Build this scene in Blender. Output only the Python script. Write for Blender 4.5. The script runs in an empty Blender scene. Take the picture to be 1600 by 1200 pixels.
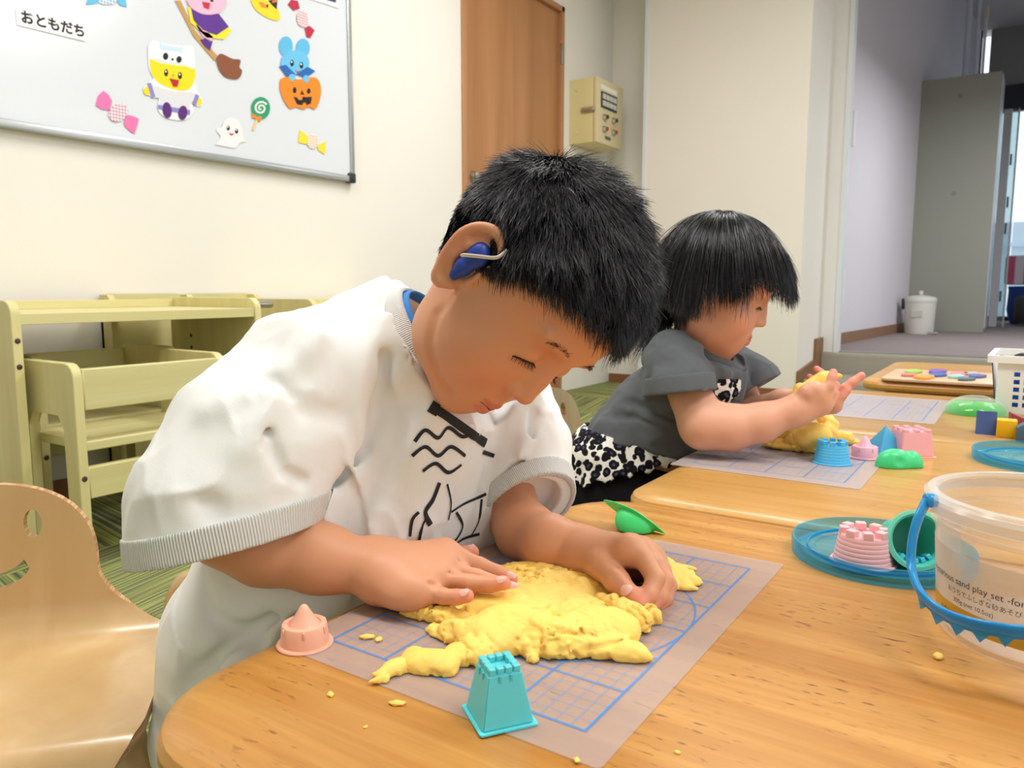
import bpy, bmesh, math, random
import numpy as np
from mathutils import Vector, Matrix

# ------------------------------------------------------------------ camera, light, exposure
SC = bpy.context.scene
COL = SC.collection
PI = math.pi
CAM = np.array([0.3877, -0.3532, 0.5924])
FPX = 1204.0
FV = np.array([-0.55215, 0.82471, -0.12240])
RV = np.array([0.83092, 0.55639, 0.0005])
UV = np.array([-0.06851, 0.10143, 0.99248])
TZ = 0.35                                  # height of the table tops

def W(px, py, d):
    """point seen at a pixel of the photo, d metres deep"""
    return CAM + d * (FV + RV * (px - 800) / FPX - UV * (py - 600) / FPX)

def ON(px, py, ax, val):
    d = FV + RV * (px - 800) / FPX - UV * (py - 600) / FPX
    return CAM + d * ((val - CAM[ax]) / d[ax])

cam_d = bpy.data.cameras.new('camera')
cam = bpy.data.objects.new('camera', cam_d)
COL.objects.link(cam)
cam_d.sensor_width = 36.0
cam_d.lens = FPX / 1600 * 36.0
cam_d.clip_start = 0.02
cam.matrix_world = Matrix(((RV[0], UV[0], -FV[0], CAM[0]), (RV[1], UV[1], -FV[1], CAM[1]),
                           (RV[2], UV[2], -FV[2], CAM[2]), (0, 0, 0, 1)))
cam_d.dof.use_dof = True
cam_d.dof.focus_distance = 0.66
cam_d.dof.aperture_fstop = 15.0
SC.camera = cam

world = bpy.data.worlds.new('world'); SC.world = world
world.use_nodes = True
wb = world.node_tree.nodes['Background']
wb.inputs[0].default_value = (0.86, 0.93, 1.0, 1)
wb.inputs[1].default_value = 1.0

def area(name, loc, size, size_y, power, color, aim=None):
    l = bpy.data.lights.new(name, 'AREA'); l.shape = 'RECTANGLE'
    l.size = size; l.size_y = size_y; l.energy = power; l.color = color
    o = bpy.data.objects.new(name, l); COL.objects.link(o); o.location = loc
    if aim is not None:
        o.rotation_euler = (Vector(aim) - Vector(loc)).to_track_quat('-Z', 'Y').to_euler()
    return o
# fluorescent ceiling panels of the room, and one in the corridor
for k, (lx, ly) in enumerate([(-0.55, 0.1), (-0.55, 2.1), (1.4, 0.3), (1.4, 2.3)]):
    area('ceiling_lamp', (lx, ly, 2.41), 1.2, 0.35, 18, (1.0, 0.985, 0.975))
area('corridor_lamp', (0.9, 5.6, 2.2), 0.6, 0.6, 26, (0.93, 0.95, 1.0))

SC.view_settings.view_transform = 'Standard'
SC.view_settings.look = 'None'
SC.view_settings.gamma = 1
SC.view_settings.use_curve_mapping = False
SC.view_settings.exposure = 0.72
SC.cycles.max_bounces = 8
SC.cycles.transparent_max_bounces = 24
SC.cycles.use_denoising = True
SC.cycles.caustics_reflective = False
SC.cycles.caustics_refractive = False

# ------------------------------------------------------------------ materials
def srgb(h):
    if isinstance(h, str):
        h = h.lstrip('#'); c = [int(h[i:i + 2], 16) / 255 for i in (0, 2, 4)]
    else: c = h
    return tuple((x / 12.92 if x <= .04045 else ((x + .055) / 1.055) ** 2.4) for x in c)

class NT:
    def __init__(s, name):
        s.m = bpy.data.materials.new(name); s.m.use_nodes = True
        s.t = s.m.node_tree; s.n = s.t.nodes; s.b = s.n['Principled BSDF']; s.out = s.n['Material Output']
    def new(s, kind, **kw):
        n = s.n.new('ShaderNode' + kind)
        for k, v in kw.items():
            if k.startswith('i_'):
                key = k[2:]
                n.inputs[int(key) if key.isdigit() else key.replace('_', ' ')].default_value = v
            else: setattr(n, k, v)
        return n
    def link(s, a, b): s.t.links.new(a, b)
    def set(s, **kw):
        for k, v in kw.items(): s.b.inputs[k.replace('_', ' ')].default_value = v
        return s
    def coord(s, which='Object', scale=(1, 1, 1), rot=(0, 0, 0)):
        tc = s.new('TexCoord'); mp = s.new('Mapping')
        mp.inputs['Scale'].default_value = scale; mp.inputs['Rotation'].default_value = rot
        s.link(tc.outputs[which], mp.inputs[0]); return mp.outputs[0]
    def noise(s, vec, scale, detail=3, rough=.5, dist=0.):
        n = s.new('TexNoise'); n.inputs['Scale'].default_value = scale; n.inputs['Detail'].default_value = detail
        n.inputs['Roughness'].default_value = rough; n.inputs['Distortion'].default_value = dist
        s.link(vec, n.inputs['Vector']); return n.outputs['Fac']
    def ramp(s, fac, stops, interp='LINEAR'):
        r = s.new('ValToRGB'); r.color_ramp.interpolation = interp
        el = r.color_ramp.elements
        while len(el) < len(stops): el.new(0.5)
        for e, (p, c) in zip(el, stops):
            e.position = p; e.color = (*c, 1) if len(c) == 3 else c
        s.link(fac, r.inputs[0]); return r.outputs[0]
    def mix(s, fac, a, b, blend='MIX'):
        m = s.new('Mix', data_type='RGBA', blend_type=blend)
        for sock, v in ((m.inputs[0], fac), (m.inputs[6], a), (m.inputs[7], b)):
            if hasattr(v, 'links'): s.link(v, sock)
            else: sock.default_value = (*v, 1) if isinstance(v, tuple) and len(v) == 3 else v
        return m.outputs[2]
    def math(s, op, a, b=0., clamp=False):
        m = s.new('Math', operation=op, use_clamp=clamp)
        for sock, v in ((m.inputs[0], a), (m.inputs[1], b)):
            if hasattr(v, 'links'): s.link(v, sock)
            else: sock.default_value = v
        return m.outputs[0]
    def bump(s, h, strength=.3, dist=.001, prev=None):
        b = s.new('Bump'); b.inputs['Strength'].default_value = strength; b.inputs['Distance'].default_value = dist
        s.link(h, b.inputs['Height'])
        if prev is not None: s.link(prev, b.inputs['Normal'])
        s.link(b.outputs[0], s.b.inputs['Normal']); return b.outputs[0]

def plain(name, col, rough=.5, spec=.5, metal=0., bump=None, var=0.):
    t = NT(name); c = srgb(col)
    t.set(Base_Color=(*c, 1), Roughness=rough, Metallic=metal, Specular_IOR_Level=spec)
    v = t.coord()
    if var > 0:
        n = t.noise(v, 14, 3)
        t.link(t.mix(n, tuple(x * (1 - var) for x in c), tuple(min(1, x * (1 + var)) for x in c)), t.b.inputs['Base Color'])
    if bump: t.bump(t.noise(v, bump[0], 3), bump[1], bump[2])
    return t.m

def plastic(name, col, rough=.35, sss=.25):
    t = NT(name); c = srgb(col)
    t.set(Base_Color=(*c, 1), Roughness=rough, Specular_IOR_Level=.45, Subsurface_Weight=sss,
          Subsurface_Radius=(.01, .01, .01), Subsurface_Scale=.4)
    return t.m

def clear(name, tint, opacity, col, rough=.12, spec=.5, trans_rough=None):
    """thin see-through plastic: tinted transparency mixed with a glossy body"""
    t = NT(name); c = srgb(col)
    t.set(Base_Color=(*c, 1), Roughness=rough, Specular_IOR_Level=spec)
    tr = t.new('BsdfTransparent'); tr.inputs[0].default_value = (*srgb(tint), 1)
    mx = t.new('MixShader'); fr = t.new('LayerWeight'); fr.inputs[0].default_value = .22
    f = t.math('MULTIPLY_ADD', fr.outputs['Facing'], .55)
    f.node.inputs[2].default_value = opacity; f.node.use_clamp = True
    t.link(f, mx.inputs[0]); t.link(tr.outputs[0], mx.inputs[1]); t.link(t.b.outputs[0], mx.inputs[2])
    t.link(mx.outputs[0], t.out.inputs[0])
    return t.m

def wood(name, base, dark, light, axis=0, rough=.35, grain=1.0, spots=0., spec=.5, coat=0.):
    t = NT(name); sc = [38, 38, 38]; sc[axis] = 2.2
    v = t.coord('Object', tuple(x * grain for x in sc))
    n1 = t.noise(v, 1.0, 5, .6, .6)
    sc2 = [9, 9, 9]; sc2[axis] = .9
    v2 = t.coord('Object', tuple(x * grain for x in sc2)); n2 = t.noise(v2, 1.0, 3, .5, 1.2)
    c = t.ramp(n1, [(.3, srgb(dark)), (.52, srgb(base)), (.72, srgb(light))])
    c2 = t.ramp(n2, [(.35, srgb(dark)), (.55, srgb(base)), (.7, srgb(light))])
    c = t.mix(.5, c, c2)
    if spots > 0:
        sc3 = [260, 260, 260]; sc3[axis] = 60
        n3 = t.noise(t.coord('Object', tuple(sc3)), 1.0, 2, .5)
        m = t.ramp(n3, [(.66, (0, 0, 0)), (.74, (1, 1, 1))])
        n4 = t.noise(t.coord('Object', (10, 10, 10)), 1.0, 2)
        m2 = t.math('MULTIPLY', m, t.math('MULTIPLY', t.ramp(n4, [(.45, (0, 0, 0)), (.6, (1, 1, 1))]), spots))
        c = t.mix(m2, c, srgb('#7a4d1e'))
    t.link(c, t.b.inputs['Base Color'])
    t.set(Roughness=rough, Specular_IOR_Level=spec, Coat_Weight=coat, Coat_Roughness=.12)
    t.bump(n1, .08, .0006)
    return t.m

# ------------------------------------------------------------------ mesh helpers
def mesh_obj(name, verts, faces, mat=None, parent=None, smooth=False, loc=None):
    me = bpy.data.meshes.new(name)
    me.from_pydata([tuple(map(float, v)) for v in verts], [], [tuple(map(int, f)) for f in faces])
    me.update()
    if smooth: me.polygons.foreach_set('use_smooth', [True] * len(me.polygons))
    o = bpy.data.objects.new(name, me); COL.objects.link(o)
    if mat: me.materials.append(mat)
    if parent is not None: o.parent = parent
    if loc is not None: o.location = loc
    return o

def np_obj(name, V, Fq, mat=None, parent=None, smooth=True, n=4, col=None):
    """big mesh from numpy arrays"""
    me = bpy.data.meshes.new(name)
    V = np.asarray(V, np.float32); Fq = np.asarray(Fq, np.int32)
    me.vertices.add(len(V)); me.vertices.foreach_set('co', V.ravel())
    me.loops.add(Fq.size); me.loops.foreach_set('vertex_index', Fq.ravel())
    me.polygons.add(len(Fq)); me.polygons.foreach_set('loop_start', np.arange(0, Fq.size, n, dtype=np.int32))
    me.polygons.foreach_set('loop_total', np.full(len(Fq), n, np.int32))
    me.update(calc_edges=True); me.validate()
    me.polygons.foreach_set('use_smooth', np.full(len(me.polygons), smooth))
    if col is not None:
        a = me.color_attributes.new('Col', 'FLOAT_COLOR', 'POINT')
        c4 = np.ones((len(V), 4), np.float32); c4[:, :3] = col; a.data.foreach_set('color', c4.ravel())
    o = bpy.data.objects.new(name, me); COL.objects.link(o)
    if mat: me.materials.append(mat)
    if parent is not None: o.parent = parent
    return o

def bm_obj(name, bm, mat=None, parent=None, smooth=False, autosmooth=None):
    me = bpy.data.meshes.new(name); bmesh.ops.recalc_face_normals(bm, faces=bm.faces)
    bm.to_mesh(me); bm.free()
    if smooth: me.polygons.foreach_set('use_smooth', [True] * len(me.polygons))
    if autosmooth: 
        me.polygons.foreach_set('use_smooth', [True] * len(me.polygons)); me.set_sharp_from_angle(angle=math.radians(autosmooth))
    o = bpy.data.objects.new(name, me); COL.objects.link(o)
    if mat: me.materials.append(mat)
    if parent is not None: o.parent = parent
    return o

def add_box(bm, lo, hi, bevel=0., seg=2):
    vs = [bm.verts.new((x, y, z)) for x in (lo[0], hi[0]) for y in (lo[1], hi[1]) for z in (lo[2], hi[2])]
    fs = [bm.faces.new([vs[i] for i in f]) for f in ((0, 1, 3, 2), (4, 6, 7, 5), (0, 4, 5, 1), (2, 3, 7, 6), (0, 2, 6, 4), (1, 5, 7, 3))]
    if bevel > 0:
        es = set(e for f in fs for e in f.edges)
        bmesh.ops.bevel(bm, geom=list(es), offset=bevel, segments=seg, profile=.5, affect='EDGES')

def box(name, lo, hi, mat, parent=None, bevel=0., seg=2):
    bm = bmesh.new(); add_box(bm, lo, hi, bevel, seg)
    return bm_obj(name, bm, mat, parent, autosmooth=40 if bevel else None)

def add_prism(bm, pts, lo, hi, axis=2, bevel=0., seg=2, holes=()):
    """extrude a 2-D outline along an axis; pts are (u,v) of the other two axes in order"""
    def mk(p, h):
        c = list(p); c.insert(axis, h); return c
    loops = [pts] + list(holes)
    vb = []
    for lp in loops:
        a = [bm.verts.new(mk(p, lo)) for p in lp]; b = [bm.verts.new(mk(p, hi)) for p in lp]
        n = len(lp); vb.append((a, b))
        for i in range(n): bm.faces.new((a[i], a[(i + 1) % n], b[(i + 1) % n], b[i]))
    caps = []
    for side in (0, 1):
        if not holes:
            caps.append(bm.faces.new(vb[0][side]))
        else:
            ed = []
            for lp in vb:
                l = lp[side]
                for i in range(len(l)): ed.append(bm.edges.get((l[i], l[(i + 1) % len(l)])))
            bmesh.ops.triangle_fill(bm, use_beauty=True, use_dissolve=False, edges=ed)
    if bevel > 0:
        es = [e for f in caps for e in f.edges]
        bmesh.ops.bevel(bm, geom=es, offset=bevel, segments=seg, profile=.5, affect='EDGES')

def prism(name, pts, lo, hi, mat, parent=None, axis=2, bevel=0., seg=2, holes=(), smooth=35):
    bm = bmesh.new(); add_prism(bm, pts, lo, hi, axis, bevel, seg, holes)
    return bm_obj(name, bm, mat, parent, autosmooth=smooth)

def rrect(x0, y0, x1, y1, r, seg=6):
    rs = r if isinstance(r, (list, tuple)) else [r] * 4
    out = []
    for (cx, cy, a0), rr in zip(((x1, y1, 0), (x0, y1, 90), (x0, y0, 180), (x1, y0, 270)), rs):
        sx = -1 if cx == x1 else 1; sy = -1 if cy == y1 else 1
        if rr <= 0: out.append((cx, cy)); continue
        for k in range(seg + 1):
            a = math.radians(a0 + 90 * k / seg)
            out.append((cx + sx * rr + rr * math.cos(a), cy + sy * rr + rr * math.sin(a)))
    return out

def ell(cx, cy, rx, ry, n=20, rot=0.):
    c, s = math.cos(rot), math.sin(rot)
    return [(cx + rx * math.cos(t) * c - ry * math.sin(t) * s, cy + rx * math.cos(t) * s + ry * math.sin(t) * c)
            for t in (2 * PI * k / n for k in range(n))]

def lathe(name, prof, mat, parent=None, n=48, loc=(0, 0, 0), sy=1.0, close=False, smooth=50, caps=False):
    V = []; Fc = []
    for (r, z) in prof:
        for k in range(n):
            a = 2 * PI * k / n; V.append((r * math.cos(a), r * sy * math.sin(a), z))
    m = len(prof)
    for i in range(m - 1 if not close else m):
        j = (i + 1) % m
        for k in range(n):
            Fc.append((i * n + k, i * n + (k + 1) % n, j * n + (k + 1) % n, j * n + k))
    if caps and not close:
        if prof[0][0] > 1e-6: Fc.append(tuple(range(n - 1, -1, -1)))
        if prof[-1][0] > 1e-6: Fc.append(tuple((m - 1) * n + k for k in range(n)))
    o = mesh_obj(name, V, Fc, mat, parent, True, loc)
    bm = bmesh.new(); bm.from_mesh(o.data); bmesh.ops.remove_doubles(bm, verts=bm.verts, dist=1e-6)
    bmesh.ops.recalc_face_normals(bm, faces=bm.faces); bm.to_mesh(o.data); bm.free()
    if smooth: o.data.set_sharp_from_angle(angle=math.radians(smooth))
    return o

def tube(name, pts, rad, mat, parent=None, n=10, caps=True, flat=None):
    """swept round (or flat=(w,h) ribbon) section along pts"""
    P = [Vector(p) for p in pts]; m = len(P); V = []; Fc = []
    up = None
    for i, p in enumerate(P):
        t = (P[min(i + 1, m - 1)] - P[max(i - 1, 0)]).normalized()
        if up is None:
            up = Vector((0, 0, 1)) if abs(t.z) < .9 else Vector((1, 0, 0))
        a = t.cross(up).normalized(); b = a.cross(t).normalized(); up = b
        r = rad[i] if isinstance(rad, (list, tuple, np.ndarray)) else rad
        for k in range(n):
            th = 2 * PI * k / n
            if flat: V.append(p + a * flat[0] * math.cos(th) * r + b * flat[1] * math.sin(th) * r)
            else: V.append(p + a * math.cos(th) * r + b * math.sin(th) * r)
    for i in range(m - 1):
        for k in range(n): Fc.append((i * n + k, i * n + (k + 1) % n, (i + 1) * n + (k + 1) % n, (i + 1) * n + k))
    if caps: Fc.append(tuple(range(n - 1, -1, -1))); Fc.append(tuple((m - 1) * n + k for k in range(n)))
    return mesh_obj(name, V, Fc, mat, parent, True)

def thing(name, label, cat, loc=(0, 0, 0), rotz=0., group=None):
    o = bpy.data.objects.new(name, None); COL.objects.link(o)
    o.location = loc; o.rotation_euler = (0, 0, rotz); o.empty_display_size = .02
    o['label'] = label; o['category'] = cat
    if group: o['group'] = group
    return o

def tag(o, label, cat, group=None, kind=None):
    o['label'] = label; o['category'] = cat
    if group: o['group'] = group
    if kind: o['kind'] = kind
    return o

def struct(o, label=None):
    o['kind'] = 'structure'
    if label: o['label'] = label
    return o

def copy_tree(o, parent=None, label=None):
    c = o.copy(); COL.objects.link(c)
    if parent is not None: c.parent = parent
    if label: c['label'] = label
    for ch in list(o.children): copy_tree(ch, c)
    return c

def bez(pts, n=8):
    """Catmull-Rom through pts (any dimension)"""
    P = np.asarray(pts, float); out = []
    for i in range(len(P) - 1):
        p0 = P[max(i - 1, 0)]; p1 = P[i]; p2 = P[i + 1]; p3 = P[min(i + 2, len(P) - 1)]
        for t in np.arange(n) / n:
            out.append(.5 * ((2 * p1) + (-p0 + p2) * t + (2 * p0 - 5 * p1 + 4 * p2 - p3) * t * t + (-p0 + 3 * p1 - 3 * p2 + p3) * t ** 3))
    out.append(P[-1]); return np.array(out)

def text_obj(name, body, size, mat, M, parent=None, bold=0., sx=1.0, bend=None, align='LEFT'):
    """flat lettering as a mesh; M places the local x/y plane in space; bend wraps it round a drum"""
    cu = bpy.data.curves.new(name, 'FONT'); cu.body = body; cu.size = size; cu.offset = bold
    cu.align_x = align; cu.resolution_u = 3
    tmp = bpy.data.objects.new(name + '_tmp', cu); COL.objects.link(tmp)
    bpy.context.view_layer.update()
    me = bpy.data.meshes.new_from_object(tmp.evaluated_get(bpy.context.evaluated_depsgraph_get()))
    bpy.data.objects.remove(tmp); bpy.data.curves.remove(cu)
    me.name = name; me.materials.clear(); me.materials.append(mat)
    bm = bmesh.new(); bm.from_mesh(me)
    if sx != 1.0:
        for v in bm.verts: v.co.x *= sx
    if bend:
        bmesh.ops.triangulate(bm, faces=bm.faces)
        for v in bm.verts: v.co = Vector(bend(v.co.x, v.co.y))
    bm.to_mesh(me); bm.free()
    o = bpy.data.objects.new(name, me); COL.objects.link(o)
    if parent is not None: o.parent = parent
    if M is not None: o.matrix_local = M
    return o
# ------------------------------------------------------------------ implicit-surface modeller (bodies, cloth, clay)
def _hash(ix, iy, iz, seed):
    h = (ix * 374761393 + iy * 668265263 + iz * 2147483647 + seed * 1274126177) & 0xffffffff
    h = ((h ^ (h >> 13)) * 1103515245) & 0xffffffff
    return ((h ^ (h >> 16)) & 0xffff) / 65535.0
def vnoise(P, scale, seed=0):
    Q = P * scale; I = np.floor(Q).astype(np.int64); f = Q - I; f = f * f * (3 - 2 * f)
    r = 0
    for dx in (0, 1):
        wx = f[:, 0] if dx else 1 - f[:, 0]
        for dy in (0, 1):
            wy = f[:, 1] if dy else 1 - f[:, 1]
            for dz in (0, 1):
                wz = f[:, 2] if dz else 1 - f[:, 2]
                r = r + wx * wy * wz * _hash(I[:, 0] + dx, I[:, 1] + dy, I[:, 2] + dz, seed)
    return r * 2 - 1
def fbm(P, scale, oct=3, seed=0):
    a = 1.; r = 0
    for k in range(oct): r = r + a * vnoise(P, scale * 2 ** k, seed + k * 17); a *= .5
    return r
def smin(a, b, k):
    if k <= 0: return np.minimum(a, b)
    h = np.maximum(k - np.abs(a - b), 0) / k
    return np.minimum(a, b) - h * h * k * .25
def seg_t(P, a, b):
    ab = b - a; return np.clip(((P - a) @ ab) / (ab @ ab + 1e-12), 0, 1)
def d_cone(P, a, b, ra, rb):
    t = seg_t(P, a, b); q = P - a - t[:, None] * (b - a)
    return np.sqrt((q * q).sum(1)) - (ra + (rb - ra) * t)
def d_ell(P, c, M, r):
    q = (P - c) @ M.T; r = np.asarray(r)
    k0 = np.sqrt(((q / r) ** 2).sum(1)); k1 = np.sqrt(((q / (r * r)) ** 2).sum(1)) + 1e-9
    return k0 * (k0 - 1) / k1
I3 = np.eye(3)
class Field:
    def __init__(s): s.ops = []; s.post = []; s.lo = np.full(3, 1e9); s.hi = np.full(3, -1e9)
    def _add(s, op, fn, c, R, k):
        s.ops.append((op, fn, np.asarray(c, float), R, k))
        if op == '+': s.lo = np.minimum(s.lo, c - R); s.hi = np.maximum(s.hi, c + R)
    def cone(s, a, b, ra, rb, k=.01, op='+'):
        a = np.asarray(a, float); b = np.asarray(b, float)
        s._add(op, lambda P: d_cone(P, a, b, ra, rb), (a + b) / 2, np.linalg.norm(a - b) / 2 + max(ra, rb), k); return s
    def chain(s, pts, k=.006, k0=None, op='+'):
        for i in range(len(pts) - 1):
            (a, ra), (b, rb) = pts[i], pts[i + 1]
            s.cone(a, b, ra, rb, k if (i or k0 is None) else k0, op)
        return s
    def ell(s, c, r, M=I3, k=.01, op='+'):
        c = np.asarray(c, float); M = np.asarray(M, float)
        s._add(op, lambda P: d_ell(P, c, M, r), c, max(r), k); return s
    def fn(s, f, c, R, k=.01, op='+'): s._add(op, f, c, R, k); return s
    def disp(s, f, c=None, R=None): s.post.append((f, None if c is None else np.asarray(c, float), R)); return s
    def crease(s, pts, depth, width):
        """soft groove (depth>0) or ridge (depth<0) along a polyline, local"""
        P_ = [np.asarray(p, float) for p in pts]
        c = np.mean(P_, 0); R = max(np.linalg.norm(p - c) for p in P_) + 3 * width
        def f(P, d):
            m = None
            for a, b in zip(P_[:-1], P_[1:]):
                t = seg_t(P, a, b); q = P - a - t[:, None] * (b - a); e = (q * q).sum(1)
                m = e if m is None else np.minimum(m, e)
            return depth * np.exp(-m / (width * width))
        s.disp(f, c, R); return s
    def __call__(s, P, lo=None, hi=None):
        if lo is None: lo = P.min(0); hi = P.max(0)
        d = np.full(len(P), .2)
        for op, fn, c, R, k in s.ops:
            q = np.maximum(np.maximum(lo - c, c - hi), 0)
            if np.sqrt((q * q).sum()) > R + k + .03: continue
            e = fn(P)
            if op == '+': d = smin(d, e, k)
            elif op == '-': d = -smin(-d, e, k)
            elif op == '&': d = -smin(-d, -e, k)
        for f, c, R in s.post:
            if c is not None:
                q = np.maximum(np.maximum(lo - c, c - hi), 0)
                if np.sqrt((q * q).sum()) > R: continue
            d = d + f(P, d)
        return d
def sdf_mesh(F, h=.0016, sub=5, pad=.012, lo=None, hi=None, margin=1.25):
    """block-sparse surface nets"""
    H = h * sub; lo = (F.lo - pad) if lo is None else np.asarray(lo, float); hi = (F.hi + pad) if hi is None else np.asarray(hi, float)
    nb = 8; N = np.ceil((hi - lo) / H).astype(int)
    act = []
    g = np.arange(nb + 0)
    gx = np.stack(np.meshgrid(g, g, g, indexing='ij'), -1).reshape(-1, 3)
    for bx in range(0, N[0], nb):
        for by in range(0, N[1], nb):
            for bz in range(0, N[2], nb):
                I = gx + np.array([bx, by, bz]); c = lo + (np.array([bx, by, bz]) + nb / 2) * H
                dc = F(c[None, :])[0]
                if abs(dc) > nb * H * .87 + .03: continue
                Pc = lo + (I + .5) * H
                d = F(Pc); m = np.abs(d) < H * margin
                if m.any(): act.append(I[m])
    A = np.concatenate(act); A = A[np.lexsort((A[:, 2] // 4, A[:, 1] // 4, A[:, 0] // 4))]
    s1 = sub + 1; g = np.arange(s1); G = np.stack(np.meshgrid(g, g, g, indexing='ij'), -1).reshape(-1, 3)
    D = np.empty((len(A), s1 ** 3), np.float32)
    CH = 96
    blk = A // 4; cut = [0]
    for i in range(1, len(A)):
        if (blk[i] != blk[i - 1]).any() or i - cut[-1] >= CH: cut.append(i)
    cut.append(len(A))
    for a, b in zip(cut[:-1], cut[1:]):
        P = lo + (A[a:b, None, :] * sub + G[None]) .reshape(-1, 3) * h
        D[a:b] = F(P).reshape(b - a, -1)
    D = D.reshape(-1, s1, s1, s1); S = D < 0
    # cell vertices
    cnt = np.zeros((len(A), sub, sub, sub), np.float32); acc = np.zeros((len(A), sub, sub, sub, 3), np.float32)
    for ax in range(3):
        o1, o2 = [x for x in range(3) if x != ax]
        def sl(arr, off):
            ix = [slice(None)] + [slice(off[i], off[i] + sub) for i in range(3)]; return arr[tuple(ix)]
        for u in (0, 1):
            for v in (0, 1):
                p = [0, 0, 0]; p[o1] = u; p[o2] = v; q = list(p); q[ax] = 1
                a = sl(D, p); b = sl(D, q); x = (sl(S, p) != sl(S, q))
                t = np.where(x, a / np.where(np.abs(a - b) < 1e-12, 1, a - b), 0)
                cnt += x; w = np.zeros(3); w[o1] = u; w[o2] = v
                for i in range(3):
                    acc[..., i] += x * (t if i == ax else w[i])
    ok = cnt > 0; idx = np.argwhere(ok)
    base = A[idx[:, 0]] * sub + idx[:, 1:]
    V = lo + (base + acc[ok] / cnt[ok][:, None]) * h
    big = (N * sub + 4).astype(np.int64)
    key = lambda c: (c[:, 0].astype(np.int64) * big[1] + c[:, 1]) * big[2] + c[:, 2]
    kk = key(base); order = np.argsort(kk); ks = kk[order]
    quads = []
    for ax in range(3):
        o1, o2 = (ax + 1) % 3, (ax + 2) % 3
        ix0 = [slice(None)] + [slice(0, sub)] * 3; ix1 = list(ix0); ix1[ax + 1] = slice(1, sub + 1)
        a = S[tuple(ix0)]; b = S[tuple(ix1)]; e = np.argwhere(a != b)
        fl = a[a != b]
        g0 = A[e[:, 0]] * sub + e[:, 1:]
        cs = []; good = np.ones(len(e), bool)
        for (du, dv) in ((0, 0), (-1, 0), (-1, -1), (0, -1)):
            c = g0.copy(); c[:, o1] += du; c[:, o2] += dv
            k = key(c); j = np.searchsorted(ks, k); j = np.minimum(j, len(ks) - 1); good &= ks[j] == k
            cs.append(order[j])
        q = np.stack(cs, 1); q[~fl] = q[~fl][:, ::-1]
        quads.append(q[good])
    return V, np.concatenate(quads)[:, ::-1] if False else np.concatenate(quads)
# ------------------------------------------------------------------ the room
XW = -1.85; YR = 4.1; YB = 3.9; XP = -0.628; YS = 4.42; ZH = .225; CZ = 2.45
def wallpaper(name, col, sc=260, st=.22):
    t = NT(name); c = srgb(col)
    t.set(Base_Color=(*c, 1), Roughness=.85, Specular_IOR_Level=.25)
    n = t.noise(t.coord(), 3, 2); t.link(t.mix(n, tuple(x * .97 for x in c), tuple(min(1, x * 1.02) for x in c)), t.b.inputs['Base Color'])
    n2 = t.noise(t.coord('Object', (sc, sc, sc * .55)), 1.0, 3, .6); t.bump(n2, st, .0012)
    return t.m
wp = wallpaper('wallpaper_cream', '#ece7de'); wp2 = wallpaper('wallpaper_hall', '#dcd8dc'); wpw = wallpaper('wallpaper_white', '#eeecea')
ceil_m = plain('ceiling_board', '#f4f2ec', .9)

# carpet tiles, alternate tiles turned a quarter
def carpet(name, rot):
    t = NT(name)
    v = t.coord('Object', (1, 1, 1), (0, 0, rot))
    sp = t.new('SeparateXYZ'); t.link(v, sp.inputs[0])
    wob = t.noise(v, 9, 2)
    cmb = t.new('CombineXYZ'); t.link(t.math('MULTIPLY', sp.outputs[0], 1.6), cmb.inputs[0])
    t.link(t.math('ADD', t.math('MULTIPLY', sp.outputs[1], 170), t.math('MULTIPLY', wob, .5)), cmb.inputs[1])
    n = t.new('TexNoise'); n.inputs['Scale'].default_value = 1; n.inputs['Detail'].default_value = 1.0; t.link(cmb.outputs[0], n.inputs['Vector'])
    c = t.ramp(n.outputs['Fac'], [(.40, srgb('#5b5f52')), (.47, srgb('#7d815a')), (.53, srgb('#989e5c')), (.62, srgb('#b4ba6c'))])
    f = t.noise(t.coord('Object'), 700, 2)
    t.link(t.mix(t.math('MULTIPLY', f, .35), c, srgb('#4b4d42')), t.b.inputs['Base Color'])
    t.set(Roughness=.97, Specular_IOR_Level=.1); t.bump(f, .5, .002)
    return t.m
cm = [carpet('carpet_green', 0.15), carpet('carpet_green_turned', 1.35)]
floor = struct(box('floor', (-2.2, -2.2, -.06), (2.9, 4.6, -.008), plain('floor_slab', '#5a5d4c', .9)))
tile_me = []
for k in (0, 1):
    bm = bmesh.new(); add_box(bm, (0, 0, -.008), (.499, .499, 0), .001, 1); me = bpy.data.meshes.new('carpet_tile'); bm.to_mesh(me); bm.free()
    me.materials.append(cm[k]); tile_me.append(me)
for i in range(8):
    for j in range(12):
        x = -1.85 + i * .5; y = -1.6 + j * .5
        if y > 4.3: continue
        o = bpy.data.objects.new('carpet_tile', tile_me[(i + j) % 2]); COL.objects.link(o); o.location = (x, y, 0); o.parent = floor

def wall_quad(name, lo, hi, m): return struct(box(name, lo, hi, m))
# left wall with the door opening
DY0, DY1, DZ = 2.569, 3.491, 2.12
bm = bmesh.new()
add_box(bm, (XW - .1, -2.2, 0), (XW, DY0, CZ)); add_box(bm, (XW - .1, DY1, 0), (XW, YR + .1, CZ)); add_box(bm, (XW - .1, DY0, DZ), (XW, DY1, CZ))
struct(bm_obj('wall_left', bm, wp))
wall_quad('wall_back', (XW, YR, 0), (-1.538, YR + .1, CZ), wp)
bm = bmesh.new(); add_box(bm, (-1.538, YB, 0), (XP, YB + .55, CZ)); struct(bm_obj('wall_pillar', bm, wp))
wall_quad('wall_corridor_end', (XP - .3, YS + .03, ZH), (-.555, YS + .2, CZ), wpw)
struct(box('edge_highlight_strip', (-1.545, YB - .006, 0), (-1.525, YB + .3, CZ), plain('edge_highlight', '#dfe4ee', .5)))  # pale strip on the pillar's corner: its edge highlight, put in as colour
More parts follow.
